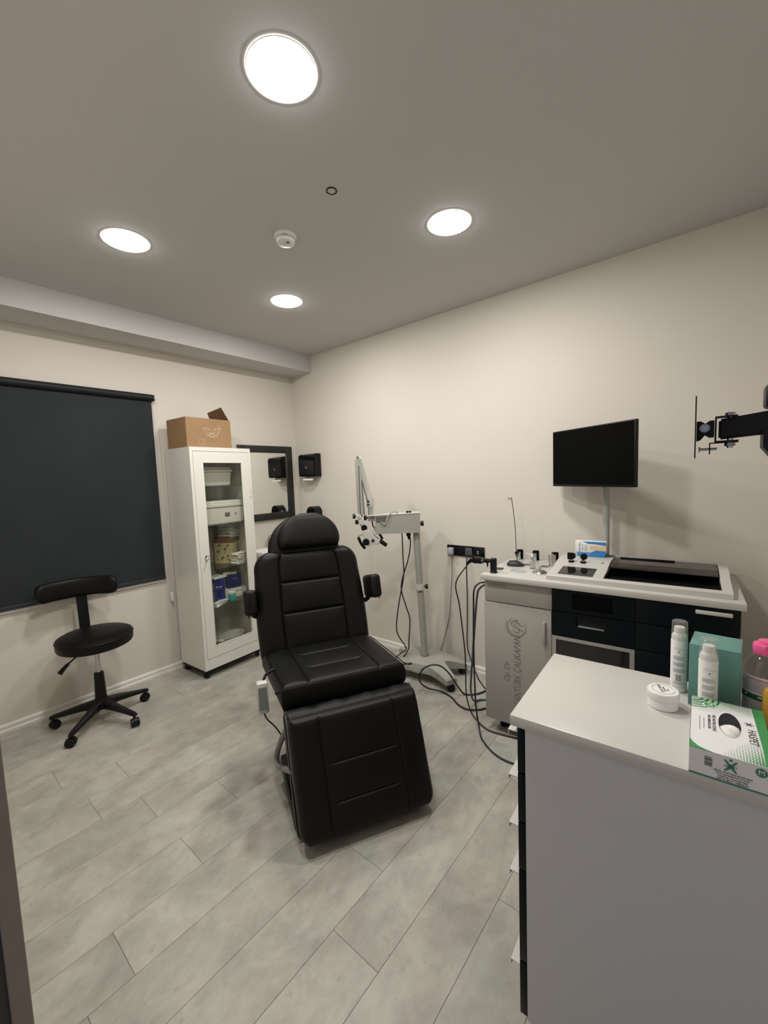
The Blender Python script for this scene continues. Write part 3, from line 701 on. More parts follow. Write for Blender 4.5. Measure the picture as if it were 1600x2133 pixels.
# ================================================================== mirror, dispensers, basin in the corner
t = thing('wall_mirror', 'wall mirror in a wide black frame beside the room corner', 'mirror', (2.08, YW, 0))
mx0, mx1, mz0, mz1, fw_ = 0.0, 0.600, 1.128, 1.842, 0.066
bm = bmnew()
add_box(bm, (mx0, -0.026, mz0), (mx0 + fw_, -0.001, mz1), 0.002); add_box(bm, (mx1 - fw_, -0.026, mz0), (mx1, -0.001, mz1), 0.002)
add_box(bm, (mx0 + fw_, -0.026, mz1 - fw_), (mx1 - fw_, -0.001, mz1), 0.002); add_box(bm, (mx0 + fw_, -0.026, mz0), (mx1 - fw_, -0.001, mz0 + fw_), 0.002)
obj('frame', bm, 'frame', t, 40)
box('mirror_glass', (mx0 + fw_ - 0.004, -0.012, mz0 + fw_ - 0.004), (mx1 - fw_ + 0.004, -0.004, mz1 - fw_ + 0.004), 'mirror', t)
t = thing('paper_towel_dispenser', 'black paper towel dispenser on the right wall beside the mirror', 'dispenser', (XR, 3.165, 1.53))
bm = bmnew(); prev = None
sec = [(0, 0.0), (-0.088, 0.006), (-0.094, 0.03), (-0.094, 0.19), (-0.086, 0.215), (-0.06, 0.225), (0, 0.225)]
A = [bm.verts.new((a, -0.118, b)) for a, b in sec]; B = [bm.verts.new((a, 0.118, b)) for a, b in sec]
bm.faces.new(A); bm.faces.new(B[::-1])
for i in range(len(sec)): bm.faces.new((A[i], A[(i + 1) % len(sec)], B[(i + 1) % len(sec)], B[i]))
bmesh.ops.bevel(bm, geom=list(bm.edges), offset=0.006, segments=2, affect='EDGES'); obj('housing', bm, 'blackgl', t, 40)
bm = bmnew(); add_tube(bm, [(-0.0945, 0.012 * s_, 0.092 + 0.010 * q) for s_, q in ((-1, 0), (-0.6, 1), (0, 1.3), (0.6, 1), (1, 0))], 0.002, n=6); add_box(bm, (-0.0955, -0.013, 0.083), (-0.0935, 0.013, 0.089))
obj('logo', bm, 'steel', t, 40)
bm = bmnew(); rows = []
for i, (x, z) in enumerate(((-0.03, 0.004), (-0.045, -0.012), (-0.075, -0.020), (-0.082, -0.034), (-0.080, -0.036), (-0.070, -0.024), (-0.040, -0.017), (-0.028, 0.004))):
    rows.append([bm.verts.new((x, -0.075 + (0.012 if 2 < i < 5 else 0), z)), bm.verts.new((x, 0.075, z + 0.003))])
for i in range(len(rows) - 1): bm.faces.new((rows[i][0], rows[i][1], rows[i + 1][1], rows[i + 1][0]))
obj('paper_sheet', bm, 'paper', t)
t = thing('soap_dispenser', 'black rounded soap dispenser on the wall below the towel dispenser', 'dispenser', (XR, 3.130, 0.98))
bm = bmnew(); hw_ = 0.062; sec = [(-hw_, 0), (hw_, 0), (hw_, 0.20)] + [(hw_ * math.cos(a), 0.20 + hw_ * math.sin(a)) for a in [PI * i / 14 for i in range(1, 14)]] + [(-hw_, 0.20)]
add_prism(bm, sec, (0, 0, 0), (0, 1, 0), (0, 0, 1), -0.095)
bmesh.ops.bevel(bm, geom=[e for e in bm.edges if e.calc_face_angle(0) > 1.2], offset=0.010, segments=3, affect='EDGES'); obj('housing', bm, 'blackgl', t, 40)
lathe('lock', [(0, 0), (0.006, 0), (0.006, 0.002), (0, 0.002)], 'steel', t, c=(-0.055, 0.0, 0.262))
bm = bmnew(); add_cyl(bm, (-0.05, 0.0615, 0.20), (-0.05, 0.0635, 0.20), 0.012, n=16); obj('window', bm, 'steel', t, 40)
box('push_bar', (-0.108, -0.045, 0.02), (-0.094, 0.045, 0.085), 'blackpl', t, 0.006)
t = thing('washbasin', 'white ceramic washbasin under the mirror, mostly behind the black chair', 'washbasin', (2.33, YW, 0))
bm = bmnew()
def ringpts(w, d, r, z, yc): return [Vector((x, y + yc, z)) for x, y in rrect(w, d, r, 5)]
yc = -0.205; rings = [ringpts(0.30, 0.22, 0.08, 0.66, yc), ringpts(0.44, 0.33, 0.09, 0.74, yc), ringpts(0.47, 0.38, 0.07, 0.80, yc), ringpts(0.48, 0.40, 0.06, 0.815, yc), ringpts(0.485, 0.405, 0.06, 0.86, yc), ringpts(0.475, 0.395, 0.055, 0.868, yc), ringpts(0.42, 0.33, 0.06, 0.864, yc - 0.012), ringpts(0.38, 0.29, 0.08, 0.80, yc - 0.012), ringpts(0.20, 0.15, 0.06, 0.735, yc - 0.012)]
prev = None
for R_ in rings:
    cur = [bm.verts.new(p) for p in R_]
    if prev:
        n = len(cur)
        for i in range(n): bm.faces.new((prev[i], prev[(i + 1) % n], cur[(i + 1) % n], cur[i]))
    else: bm.faces.new(cur[::-1])
    prev = cur
bm.faces.new(prev); obj('bowl', bm, 'ceramic', t, 40)
lathe('pedestal', [(0.10, 0.0), (0.085, 0.05), (0.075, 0.40), (0.09, 0.67)], 'ceramic', t, c=(0, -0.17, 0))
bm = bmnew(); add_cyl(bm, (0, -0.045, 0.864), (0, -0.045, 0.95), 0.018); add_tube(bm, [(0, -0.045, 0.93), (0, -0.10, 0.965), (0, -0.155, 0.945)], 0.010); add_tube(bm, [(0, -0.045, 0.95), (0, -0.05, 0.975), (0, -0.09, 0.995)], 0.007)
obj('tap', bm, 'chrome', t, 40)

# ================================================================== black treatment chair
CH = math.radians(-28.6)
t = thing('treatment_chair', 'black leatherette reclining treatment chair in the middle of the room', 'treatment chair', (1.30, 1.335, 0), CH)
# local x across, y towards the backrest, z up
# seat
HWS = 0.300
pad('seat', lambda v: HWS + 0.006 * v / 0.5, 0.500, 0.125, (-0.004, -0.002, 0.530), (1, 0, 0), (-0.060, 1, -0.02), (0, 0.02, 1), 'leather', t, r=0.030, useams=(-0.175, 0.175), vseams=((0.165, -0.14, 0.14), (0.335, -0.14, 0.14)), back=0.44, puff=0.007, gd=0.0055, gs=0.0045)
# seat edge piping along the front and sides
zp = 0.5835
tube('seat_piping', [(-0.326, 0.44, zp - 0.008), (-0.302, 0.02, zp), (-0.288, 0.000, zp), (0.281, 0.000, zp), (0.294, 0.02, zp), (0.270, 0.44, zp - 0.008)], 0.0028, 'leather', t, n=6, k=4)
# backrest: leans back
b0 = Vector((-0.032, 0.455, 0.545)); b1_ = Vector((-0.044, 0.600, 1.105)); bv = (b1_ - b0); BL = bv.length; bv.normalize(); bn = Vector((0, -bv.z, bv.y))
def hwb(v):
    r = 0.100; W0 = 0.310 + 0.008 * math.sin(PI * min(1, v / BL * 1.3)) - 0.010 * (v / BL)
    if v > BL - r: return W0 - r + math.sqrt(max(0, r * r - (v - (BL - r)) ** 2))
    return W0
pad('backrest', hwb, BL, 0.120, b0 + bn * -0.045, (1, 0, 0), bv, bn, 'leather', t, r=0.040, useams=(-0.178, 0.178), vseams=((0.225, -0.178, 0.178), (0.395, -0.178, 0.178)), back=0.55, puff=0.011, gd=0.008, gs=0.0048)
bk = box('backrest_shell', (-0.285, 0.575, 0.60), (0.285, 0.60, 0.62), 'blackpl', t, 0.004)
# headrest: half-round pad with a thicker front pillow
h0 = b0 + bv * (BL - 0.045) + Vector((-0.008, 0, 0)); hv = Vector((0, 0.36, 1)).normalized(); hn = Vector((0, -hv.z, hv.y))
HL, HWD = 0.252, 0.208
def hwh(v): return HWD * math.sqrt(max(0.0, 1 - (max(0, v - 0.045) / (HL - 0.045)) ** 2.0)) if v > 0.045 else HWD - 0.010 * ((0.045 - v) / 0.045) ** 2
hr = pad('headrest', hwh, HL, 0.085, h0 + hn * -0.030, (1, 0, 0), hv, hn, 'leather', t, r=0.045, back=0.6, puff=0.0)
def hwc(v):
    W0, L0 = 0.180, 0.205
    if v > 0.05: return W0 * math.sqrt(max(0.0, 1 - ((v - 0.05) / (L0 - 0.05)) ** 2.1))
    return W0 - 0.018 * ((0.05 - v) / 0.05) ** 2
pad('head_pillow', hwc, 0.205, 0.075, h0 + hv * 0.042 + hn * 0.030 + Vector((0.024, 0, 0)), (1, 0, 0), hv, hn, 'leather', hr, r=0.032, back=0.5, puff=0.012)
# leg rest
f0 = Vector((0, -0.056, 0.492)); f1 = Vector((0.012, -0.205, 0.028)); fv = (f1 - f0); FL_ = fv.length; fv.normalize(); fn = Vector((0, fv.z, -fv.y))
def hwf(v):
    r = 0.055; W0 = 0.300
    if v > FL_ - r: return W0 - r + math.sqrt(max(0, r * r - (v - (FL_ - r)) ** 2))
    return W0 - 0.006 * max(0, 1 - v / 0.05)
pad('leg_rest', hwf, FL_, 0.105, f0 + fn * 0.012, (1, 0, 0), fv, fn, 'leather', t, r=0.030, useams=(-0.172, 0.172), vseams=((0.205, -0.150, 0.150), (0.355, -0.150, 0.150)), back=0.42, puff=0.006, gd=0.005, gs=0.0045)
tube('leg_rest_piping', [(-0.288, f0.y - 0.066, 0.486), (0, f0.y - 0.068, 0.486), (0.288, f0.y - 0.066, 0.486)], 0.0028, 'leather', t, n=6, k=6)
# wrinkled gusset between seat and leg rest
bm = bmnew(); rows = []
for i in range(41):
    s = i / 40; x = -0.288 + 0.576 * s; wv = 0.006 * math.sin(s * 23) + 0.004 * math.sin(s * 51 + 1)
    rows.append([bm.verts.new(q) for q in ((x, 0.03, 0.470), (x, -0.018, 0.500 + wv * 0.2), (x, -0.055 + wv, 0.513 + wv * 0.4), (x, -0.092, 0.503), (x, -0.100, 0.485), (x, -0.05, 0.46), (x, 0.02, 0.450))])
for i in range(40):
    for j in range(7): bm.faces.new((rows[i][j], rows[i][(j + 1) % 7], rows[i + 1][(j + 1) % 7], rows[i + 1][j]))
bm.faces.new(rows[0]); bm.faces.new(rows[-1][::-1]); obj('gusset', bm, 'leather', t, 60)
# back plate of the leg rest with grey edge
bm = bmnew(); add_prism(bm, rrect(0.590, FL_ + 0.01, 0.03), (f0 + f1) / 2 + Vector((-0.006, 0, 0)) - fn * 0.046, (1, 0, 0), -fv, -0.050 if Vector((1, 0, 0)).cross(-fv).dot(fn) > 0 else 0.050); obj('leg_rest_plate', bm, 'blackpl', t, 40)
tube('leg_rest_edge', [f0 + Vector((-0.291, 0, 0)) - fn * 0.040, (f0 + f1) / 2 + Vector((-0.292, 0, 0)) - fn * 0.040, f1 + Vector((-0.286, 0, 0.03)) - fn * 0.040], 0.005, 'greyrubber', t, n=8)
# armrests folded up beside the backrest
for s in (-1, 1):
    ac = Vector((s * 0.350 - 0.033, 0.500, 0.855))
    bm = bmnew(); add_box(bm, (-0.032, -0.085, -0.068), (0.032, 0.085, 0.068), 0.022, 5)
    bmesh.ops.rotate(bm, verts=bm.verts, cent=(0, 0, 0), matrix=Matrix.Rotation(math.radians(-14), 3, 'X')); bmesh.ops.translate(bm, verts=bm.verts, vec=ac)
    ar = obj('armrest', bm, 'leather', t, 60)
    tube('armrest_seam', [ac + Vector((s * 0.012, -0.088, 0.052)), ac + Vector((s * 0.004, -0.088, 0.0)), ac + Vector((s * 0.014, -0.076, -0.06))], 0.0025, 'leather', ar, n=6)
    bm = bmnew(); add_tube(bm, [ac + Vector((-s * 0.005, 0.03, -0.045)), ac + Vector((-s * 0.020, 0.04, -0.085)), ac + Vector((-s * 0.065, 0.06, -0.105))], 0.014, n=10); obj('armrest_bracket', bm, 'blackmt', ar, 50)
# mechanism and base
box('base_plate', (-0.292, -0.115, 0.0), (0.270, 0.345, 0.070), 'blackpl', t, 0.015)
box('lift_column', (-0.262, 0.00, 0.065), (0.240, 0.340, 0.400), 'blackpl', t, 0.015)
box('seat_frame', (-0.270, 0.03, 0.395), (0.270, 0.48, 0.475), 'blackpl', t, 0.008)
for s in (-1, 1):
    tube('linkage', [(s * 0.280, 0.03, 0.40), (s * 0.296, 0.12, 0.30), (s * 0.316, 0.225, 0.155), (s * 0.316, 0.195, 0.112), (s * 0.300, 0.04, 0.195), (s * 0.282, -0.085, 0.262)], 0.013, 'greyrubber', t, n=12, k=5)
# hand control hanging at the side
rc = box('hand_control', (-0.396, 0.140, 0.420), (-0.346, 0.180, 0.570), 'remote', t, 0.008, 3)
bm = bmnew(); add_box(bm, (-0.390, 0.1385, 0.440), (-0.352, 0.1408, 0.550), 0.001); obj('keypad', bm, 'keypad', rc)
box('keypad_base', (-0.385, 0.1390, 0.426), (-0.357, 0.1406, 0.436), 'greylbl', rc)
tube('hanger', [(-0.362, 0.172, 0.568), (-0.345, 0.185, 0.59), (-0.305, 0.20, 0.600)], 0.006, 'blackpl', rc, n=8)
tube('control_cable', [(-0.371, 0.160, 0.422), (-0.355, 0.18, 0.37), (-0.315, 0.21, 0.30), (-0.275, 0.22, 0.22), (-0.22, 0.22, 0.15)], 0.0035, 'cable', t, n=8)

# ================================================================== microscope on a rolling stand
t = thing('microscope_stand', 'grey rolling floor stand with folding arm and small surgical microscope', 'microscope', (2.508, 1.731, 0), 0)
# four-legged base
ends = [(-0.118, -0.292), (0.165, -0.235), (0.118, 0.285), (-0.200, 0.235)]
bm = bmnew()
add_lathe(bm, [(0, 0.085), (0.095, 0.085), (0.100, 0.12), (0.085, 0.138), (0, 0.142)], n=28)
bs = obj('base_hub', bm, 'scope', t, 40)
for ex, ey in ends:
    D = Vector((ex, ey, 0)); Lg = D.length; D.normalize(); Nn = Vector((-D.y, D.x, 0))
    bm = bmnew(); prev = None
    for s, zt, zb, hw_ in ((0.0, 0.143, 0.066, 0.140), (0.07, 0.1425, 0.068, 0.128), (0.12, 0.141, 0.074, 0.094), (0.17, 0.136, 0.074, 0.068), (Lg - 0.07, 0.120, 0.064, 0.052), (Lg + 0.005, 0.100, 0.058, 0.045), (Lg + 0.016, 0.090, 0.058, 0.040)):
        ring = [bm.verts.new(D * s + Nn * x + Vector((0, 0, z))) for x, z in ((-hw_, zb), (hw_, zb), (hw_, zt - 0.006), (hw_ - 0.006, zt), (-hw_ + 0.006, zt), (-hw_, zt - 0.006))]
        if prev:
            for j in range(6): bm.faces.new((prev[j], prev[(j + 1) % 6], ring[(j + 1) % 6], ring[j]))
        else: bm.faces.new(ring)
        prev = ring
    bm.faces.new(prev); obj('leg', bm, 'scope', t, 40)
    caster(t, (D.x * (Lg - 0.012), D.y * (Lg - 0.012), 0), 0.026, 0.020, math.atan2(ey, ex) + 1.0, 0.070)
lean = Vector((-0.022, 0.028, 0.0))
def pl_(z): return Vector((0, 0, z)) + lean * ((z - 0.14) / 0.95)
cyl('pole', pl_(0.135), pl_(0.690), 0.0255, 'scope', t, n=28)
cyl('upper_pole', pl_(0.690), pl_(1.095), 0.0245, 'scope', t, n=28)
bm = bmnew(); add_cyl(bm, pl_(0.135), pl_(0.150), 0.031, n=28); obj('pole_foot', bm, 'steel', t, 40)
bm = bmnew(); add_cyl(bm, pl_(0.655), pl_(0.695), 0.033, n=28); cl_ = obj('collar', bm, 'scopel', t, 40)
cyl('collar_ring', pl_(0.640), pl_(0.652), 0.0285, 'chrome', cl_)
Bd = Vector((0.65, -0.76, 0)).normalized()       # box runs along this direction
Bn = Vector((-Bd.y, Bd.x, 0))
def starknob(name, p, d, parent, r=0.018, h=0.022):
    p = Vector(p); d = Vector(d).normalized(); x, y = frame_of(d); bm = bmnew()
    poly = []
    for i in range(36):
        a = 2 * PI * i / 36; rr = r * (1 - 0.16 * (0.5 - 0.5 * math.cos(6 * a))); poly.append((rr * math.cos(a), rr * math.sin(a)))
    X, Y = x, y
    if X.cross(Y).dot(d) < 0: X, Y = Y, X
    add_prism(bm, poly, p + d * 0.010, X, Y, h); add_cyl(bm, p, p + d * 0.012, r * 0.35, n=10)
    return obj(name, bm, 'blackpl', parent, 40)
starknob('clamp_knob', pl_(0.675) + Bd * 0.030, Bd, cl_, 0.018, 0.018)
# housing on the pole
top = pl_(1.16); Hc = Vector((top.x, top.y, 0))
def bxp(s, n, z): return Hc + Bd * s + Bn * n + Vector((0, 0, z))
bm = bmnew()
poly = [(-0.300, 1.090), (0.028, 1.090), (0.028, 1.230), (-0.300, 1.222)]
add_prism(bm, [(s, z) for s, z in poly], Hc - Bn * 0.055, Bd, (0, 0, 1), -0.110)
bmesh.ops.translate(bm, verts=bm.verts, vec=(0, 0, 0))
hb = obj('control_housing', bm, 'scope', t)
for v in hb.data.vertices: pass
bm = bmnew(); add_prism(bm, [(-0.350, 1.2225), (0.030, 1.2305), (0.030, 1.2355), (-0.350, 1.2275)], Hc - Bn * 0.058, Bd, (0, 0, 1), -0.116); obj('housing_top', bm, 'scopel', hb)
bm = bmnew(); add_prism(bm, rect(-0.350, 1.185, -0.300, 1.2225), Hc - Bn * 0.035, Bd, (0, 0, 1), -0.070); obj('arm_socket', bm, 'scope', hb)
bm = bmnew()
for k in range(5): add_prism(bm, rect(-0.292, 1.176 + 0.009 * k, -0.225 + 0.008 * k, 1.180 + 0.009 * k), Hc - Bn * 0.0550, Bd, (0, 0, 1), 0.0012)
o_v = obj('vent_slot', bm, 'blackpl', hb)
starknob('clamp_knob', bxp(0.028, 0, 1.150), Bd, hb, 0.020, 0.020)
starknob('clamp_knob', bxp(-0.350, 0, 1.207), -Bd, hb, 0.020, 0.020)
for q in (-0.060, -0.040):
    bm = bmnew(); add_box(bm, (-0.008, -0.006, 0), (0.008, 0.006, 0.014), 0.002); bmesh.ops.translate(bm, verts=bm.verts, vec=bxp(q, -0.01, 1.2335)); obj('switch', bm, 'blackpl', hb)
# swivel post and folding arm
A0 = bxp(-0.328, 0, 0); av = Vector((A0.x, A0.y, 0))
cyl('swivel_post', av + Vector((0, 0, 1.225)), av + Vector((0, 0, 1.290)), 0.019, 'scope', t)
bm = bmnew(); add_box(bm, (-0.020, -0.022, 1.285), (0.020, 0.022, 1.350), 0.004)
bmesh.ops.translate(bm, verts=bm.verts, vec=av); el = obj('elbow', bm, 'scopel', t, 40)
for k in range(2):
    bm = bmnew(); add_cyl(bm, av + Vector((-0.0215, -0.012, 1.305 + 0.022 * k)), av + Vector((-0.0215, 0.012, 1.305 + 0.022 * k)), 0.0035, n=8); obj('slot', bm, 'blackpl', el, 40)
def bar(name, p, q, w, d, side, m, parent, ends_=0.0):
    p = Vector(p); q = Vector(q); z = (q - p).normalized(); s = Vector(side); s = (s - z * s.dot(z)).normalized(); n = z.cross(s)
    bm = bmnew(); A = [bm.verts.new(p + s * a * w + n * b * d) for a, b in ((-1, -1), (1, -1), (1, 1), (-1, 1))]; B = [bm.verts.new(v.co + (q - p)) for v in A]
    bm.faces.new(A[::-1]); bm.faces.new(B)
    for i in range(4): bm.faces.new((A[i], A[(i + 1) % 4], B[(i + 1) % 4], B[i]))
    bmesh.ops.bevel(bm, geom=list(bm.edges), offset=0.002, segments=1, affect='EDGES')
    return obj(name, bm, m, parent, 40)
P0 = av + Vector((0, 0, 1.340)); P1 = av - Bd * 0.068 + Vector((0, 0, 1.648))
ua = bar('upper_arm', P0, P1, 0.018, 0.022, Bd, 'scopel', t)
bar('upper_arm_rod', P0 - Bd * 0.026, P1 - Bd * 0.020 + Vector((0, 0, -0.012)), 0.004, 0.012, Bd, 'scope', ua)
P2 = P1 - Bd * 0.012 + Vector((0, 0, -0.010)) - Bn * 0.03; P3 = av - Bd * 0.075 - Bn * 0.03 + Vector((0, 0, 1.235))
fa = bar('forearm', P2 + Bd * 0.005, P3 + Bd * 0.012, 0.020, 0.017, Bd, 'scope', t)
bar('forearm_rod', P2 - Bd * 0.016, P3 - Bd * 0.012 + Vector((0, 0, 0.0)), 0.006, 0.010, Bd, 'scope', fa)
bar('forearm_groove', P2 + Bd * 0.0075 - Bn * 0.0175 + Vector((0, 0, -0.05)), P3 + Bd * 0.001 - Bn * 0.0175, 0.0018, 0.001, Bd, 'blackpl', fa)
bar('forearm_groove', P2 + Bd * 0.0255 - Bn * 0.0175 + Vector((0, 0, -0.15)), P3 + Bd * 0.028 - Bn * 0.0175, 0.0018, 0.001, Bd, 'blackpl', fa)
cyl('arm_pin', P1 - Bd * 0.010 - Bn * 0.05, P1 - Bd * 0.010 + Bn * 0.026, 0.009, 'steel', t)
# joints down to the microscope head
J1 = P3 - Bd * 0.010 + Vector((0, 0, -0.010))
bm = bmnew(); add_cyl(bm, J1 - Bn * 0.02, J1 + Bn * 0.02, 0.017); add_box(bm, J1 - Vector((0.022, 0.015, 0.010)), J1 + Vector((0.022, 0.015, 0.012)), 0.003); j1 = obj('yoke', bm, 'scopel', t, 40)
starknob('clamp_knob', J1 - Bd * 0.018, -Bd, j1, 0.019, 0.018)
J2 = J1 + Vector((0, 0, -0.042)) + Bd * 0.004
bm = bmnew(); add_cyl(bm, J2 - Bn * 0.020, J2 + Bn * 0.020, 0.019); add_cyl(bm, J1, J2, 0.012); obj('tilt_joint', bm, 'scopel', t, 40)
starknob('clamp_knob', J2 - Bd * 0.008 - Bn * 0.010, -Bd - Bn * 0.6, j1, 0.018, 0.012)
J3 = J2 + Bd * 0.030 + Vector((0, 0, -0.044))
bm = bmnew(); add_cyl(bm, J2 + Bd * 0.005, J3, 0.017); add_cyl(bm, J3 - Bn * 0.018, J3 + Bn * 0.018, 0.020); obj('swing_joint', bm, 'scopel', t, 40)
cyl('black_ring', J3 - Bn * 0.0225, J3 - Bn * 0.017, 0.0225, 'blackpl', j1)
Hd = J3 + Bd * 0.030 + Vector((0, 0, -0.070))
bm = bmnew()
add_prism(bm, [(-0.052, 0.042), (-0.020, 0.058), (0.022, 0.045), (0.050, -0.005), (0.090, -0.026), (0.086, -0.048), (0.020, -0.060), (-0.016, -0.062), (-0.030, -0.020)], Hd - Bn * 0.028, Bd, (0, 0, 1), -0.056)
bmesh.ops.bevel(bm, geom=list(bm.edges), offset=0.005, segments=2, affect='EDGES'); hd = obj('microscope_head', bm, 'scopel', t, 40)
# objective lens, magnification knob, binocular eyepieces, handles
cyl('objective', Hd - Bd * 0.020 + Vector((0, 0, -0.030)) - Bn * 0.055, Hd - Bd * 0.020 + Vector((0, 0, -0.030)) - Bn * 0.02, 0.024, 'blackpl', hd)
cyl('magnification_knob', Hd + Bd * 0.030 + Vector((0, 0, -0.022)) - Bn * 0.036, Hd + Bd * 0.030 + Vector((0, 0, -0.022)) - Bn * 0.02, 0.010, 'blackpl', hd)
for s in (-1, 1):
    cyl('eyepiece', Hd + Bd * 0.078 + Bn * 0.016 * s + Vector((0, 0, -0.030)), Hd + Bd * 0.128 + Bn * 0.016 * s + Vector((0, 0, -0.066)), 0.014, 'blackpl', hd, 0.0125)
tube('handle', [Hd - Bd * 0.045 + Vector((0, 0, 0.018)), Hd - Bd * 0.075 + Vector((0, 0, 0.010)), Hd - Bd * 0.076 + Vector((0, 0, -0.004))], 0.004, 'steel', hd, n=8)
tube('handle_grip', [Hd - Bd * 0.076 + Vector((0, 0, 0.0)), Hd - Bd * 0.058 + Vector((0, 0, -0.045)), Hd - Bd * 0.030 + Vector((0, 0, -0.085))], 0.011, 'blackpl', hd, n=12)
tube('handle', [Hd + Bd * 0.005 + Vector((0, 0, 0.050)), Hd + Bd * 0.040 + Vector((0, 0, 0.052)), Hd + Bd * 0.075 + Vector((0, 0, 0.022))], 0.004, 'steel', hd, n=8)
tube('handle_grip', [Hd + Bd * 0.072 + Vector((0, 0, 0.026)), Hd + Bd * 0.088 + Vector((0, 0, 0.004)), Hd + Bd * 0.100 + Vector((0, 0, -0.020))], 0.009, 'blackpl', hd, n=12)
# light cable from post to head, loop on the housing, mains leads
tube('light_cable', [bxp(-0.320, -0.0, 1.186), bxp(-0.316, -0.0, 1.150), bxp(-0.300, -0.02, 1.128), bxp(-0.285, -0.02, 1.122)], 0.005, 'cable', t, n=8)
tube('light_cable', [bxp(-0.130, -0.02, 1.236), bxp(-0.155, -0.035, 1.247), bxp(-0.190, -0.062, 1.235), bxp(-0.215, -0.068, 1.190), bxp(-0.228, -0.068, 1.160), bxp(-0.255, -0.066, 1.180)], 0.005, 'scope', t, n=8)
def toL(L): return [(a - 2.508, b - 1.731, c) for a, b, c in L]
tube('power_lead', toL([(2.405, 1.830, 1.090), (2.423, 1.842, 0.900), (2.423, 1.842, 0.759), (2.395, 1.872, 0.560), (2.380, 1.892, 0.393), (2.385, 1.885, 0.31), (2.423, 1.842, 0.203), (2.399, 1.871, 0.167), (2.33, 1.93, 0.10), (2.28, 1.96, 0.008)]), 0.0045, 'cable', t, n=8)
tube('power_lead', toL([(2.440, 1.800, 1.090), (2.460, 1.796, 1.028), (2.450, 1.81, 0.90), (2.410, 1.858, 0.686), (2.430, 1.835, 0.53), (2.446, 1.815, 0.426), (2.438, 1.824, 0.26), (2.436, 1.828, 0.20), (2.415, 1.852, 0.147), (2.34, 1.90, 0.06), (2.30, 1.93, 0.008)]), 0.0045, 'cable', t, n=8)
bm = bmnew(); p = Vector((2.445 - 2.508, 1.800 - 1.731, 1.09)); add_box(bm, p - Vector((0.014, 0.012, 0.030)), p + Vector((0.014, 0.012, 0.0)), 0.003); add_cyl(bm, p - Vector((0, 0, 0.055)), p - Vector((0, 0, 0.03)), 0.006, 0.010, n=10); obj('plug', bm, 'blackpl', t, 40)

# ================================================================== socket strip on the right wall
t = thing('socket_strip', 'black wall socket strip above the microscope base', 'wall socket', (XR, 1.495, 0.925))
box('plate', (-0.010, -0.155, -0.040), (-0.001, 0.155, 0.040), 'blackgl', t, 0.003)
for k, (yy, mm) in enumerate(((0.112, 'blackpl'), (0.038, 'blackpl'), (-0.030, 'greyfile'), (-0.105, 'blackpl'))):
    bm = bmnew(); add_box(bm, (-0.0125, yy - 0.028, -0.028), (-0.0098, yy + 0.028, 0.028), 0.001); m_ = obj('module', bm, mm, t, 40)
    if k == 3:
        bm = bmnew(); add_box(bm, (-0.0135, yy - 0.006, -0.012), (-0.0124, yy + 0.006, -0.004)); add_box(bm, (-0.0135, yy - 0.006, 0.002), (-0.0124, yy + 0.006, 0.010)); obj('port', bm, 'greylbl', m_)
    if k == 0:
        bm = bmnew(); add_box(bm, (-0.045, yy - 0.022, -0.030), (-0.0125, yy + 0.022, 0.022), 0.006); obj('plug', bm, 'greylbl', m_, 40)
tube('cord', [(-0.036, 0.106, -0.03), (-0.020, 0.108, -0.12), (-0.012, 0.135, -0.396), (-0.012, 0.155, -0.552), (-0.018, 0.243, -0.846), (-0.05, 0.29, -0.915)], 0.003, 'cableg', t, n=8)

# ================================================================== examination unit along the right wall
UR = math.atan2(-0.998, 0.0576)
UO = (2.105, 1.058, 0)
def uw(X, Y, z):   # unit-local to world
    c, s = math.cos(UR), math.sin(UR); return (UO[0] + X * c - Y * s, UO[1] + X * s + Y * c, z)
u = thing('examination_unit', 'wide white and navy examination unit against the right wall', 'cabinet', UO, UR)
F_ = 0.022                        # y of cabinet fronts
BX = (0.011, 0.379, 0.751, 1.122)
ZT0, ZT = 0.905, 0.935
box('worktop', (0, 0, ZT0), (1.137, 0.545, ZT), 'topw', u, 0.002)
bm = bmnew()
for a, b in zip(BX, BX[1:]):
    add_box(bm, (a, F_ + 0.031, 0.08), (a + 0.012, 0.535, ZT0)); add_box(bm, (b - 0.012, F_ + 0.031, 0.08), (b, 0.535, ZT0))
    add_box(bm, (a + 0.012, F_ + 0.031, 0.08), (b - 0.012, 0.535, 0.095)); add_box(bm, (a + 0.012, 0.525, 0.095), (b - 0.012, 0.535, ZT0))
obj('carcass', bm, 'unitw', u)
box('plinth', (0.10, 0.10, 0.012), (1.10, 0.50, 0.08), 'blackpl', u, 0.003)
for X in (0.075, 1.08):
    for Y in (0.13, 0.48): cyl('foot', (X, Y, 0), (X, Y, 0.08), 0.018, 'blackpl', u)
g = 0.0015
# white section
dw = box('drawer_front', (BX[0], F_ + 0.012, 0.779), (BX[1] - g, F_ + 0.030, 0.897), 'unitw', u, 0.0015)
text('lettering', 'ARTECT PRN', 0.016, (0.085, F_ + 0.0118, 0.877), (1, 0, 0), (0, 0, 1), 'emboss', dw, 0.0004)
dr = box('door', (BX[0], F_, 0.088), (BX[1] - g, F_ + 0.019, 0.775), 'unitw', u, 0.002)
box('handle', (0.338, F_ - 0.020, 0.590), (0.350, F_ + 0.001, 0.715), 'unitw', dr, 0.002)
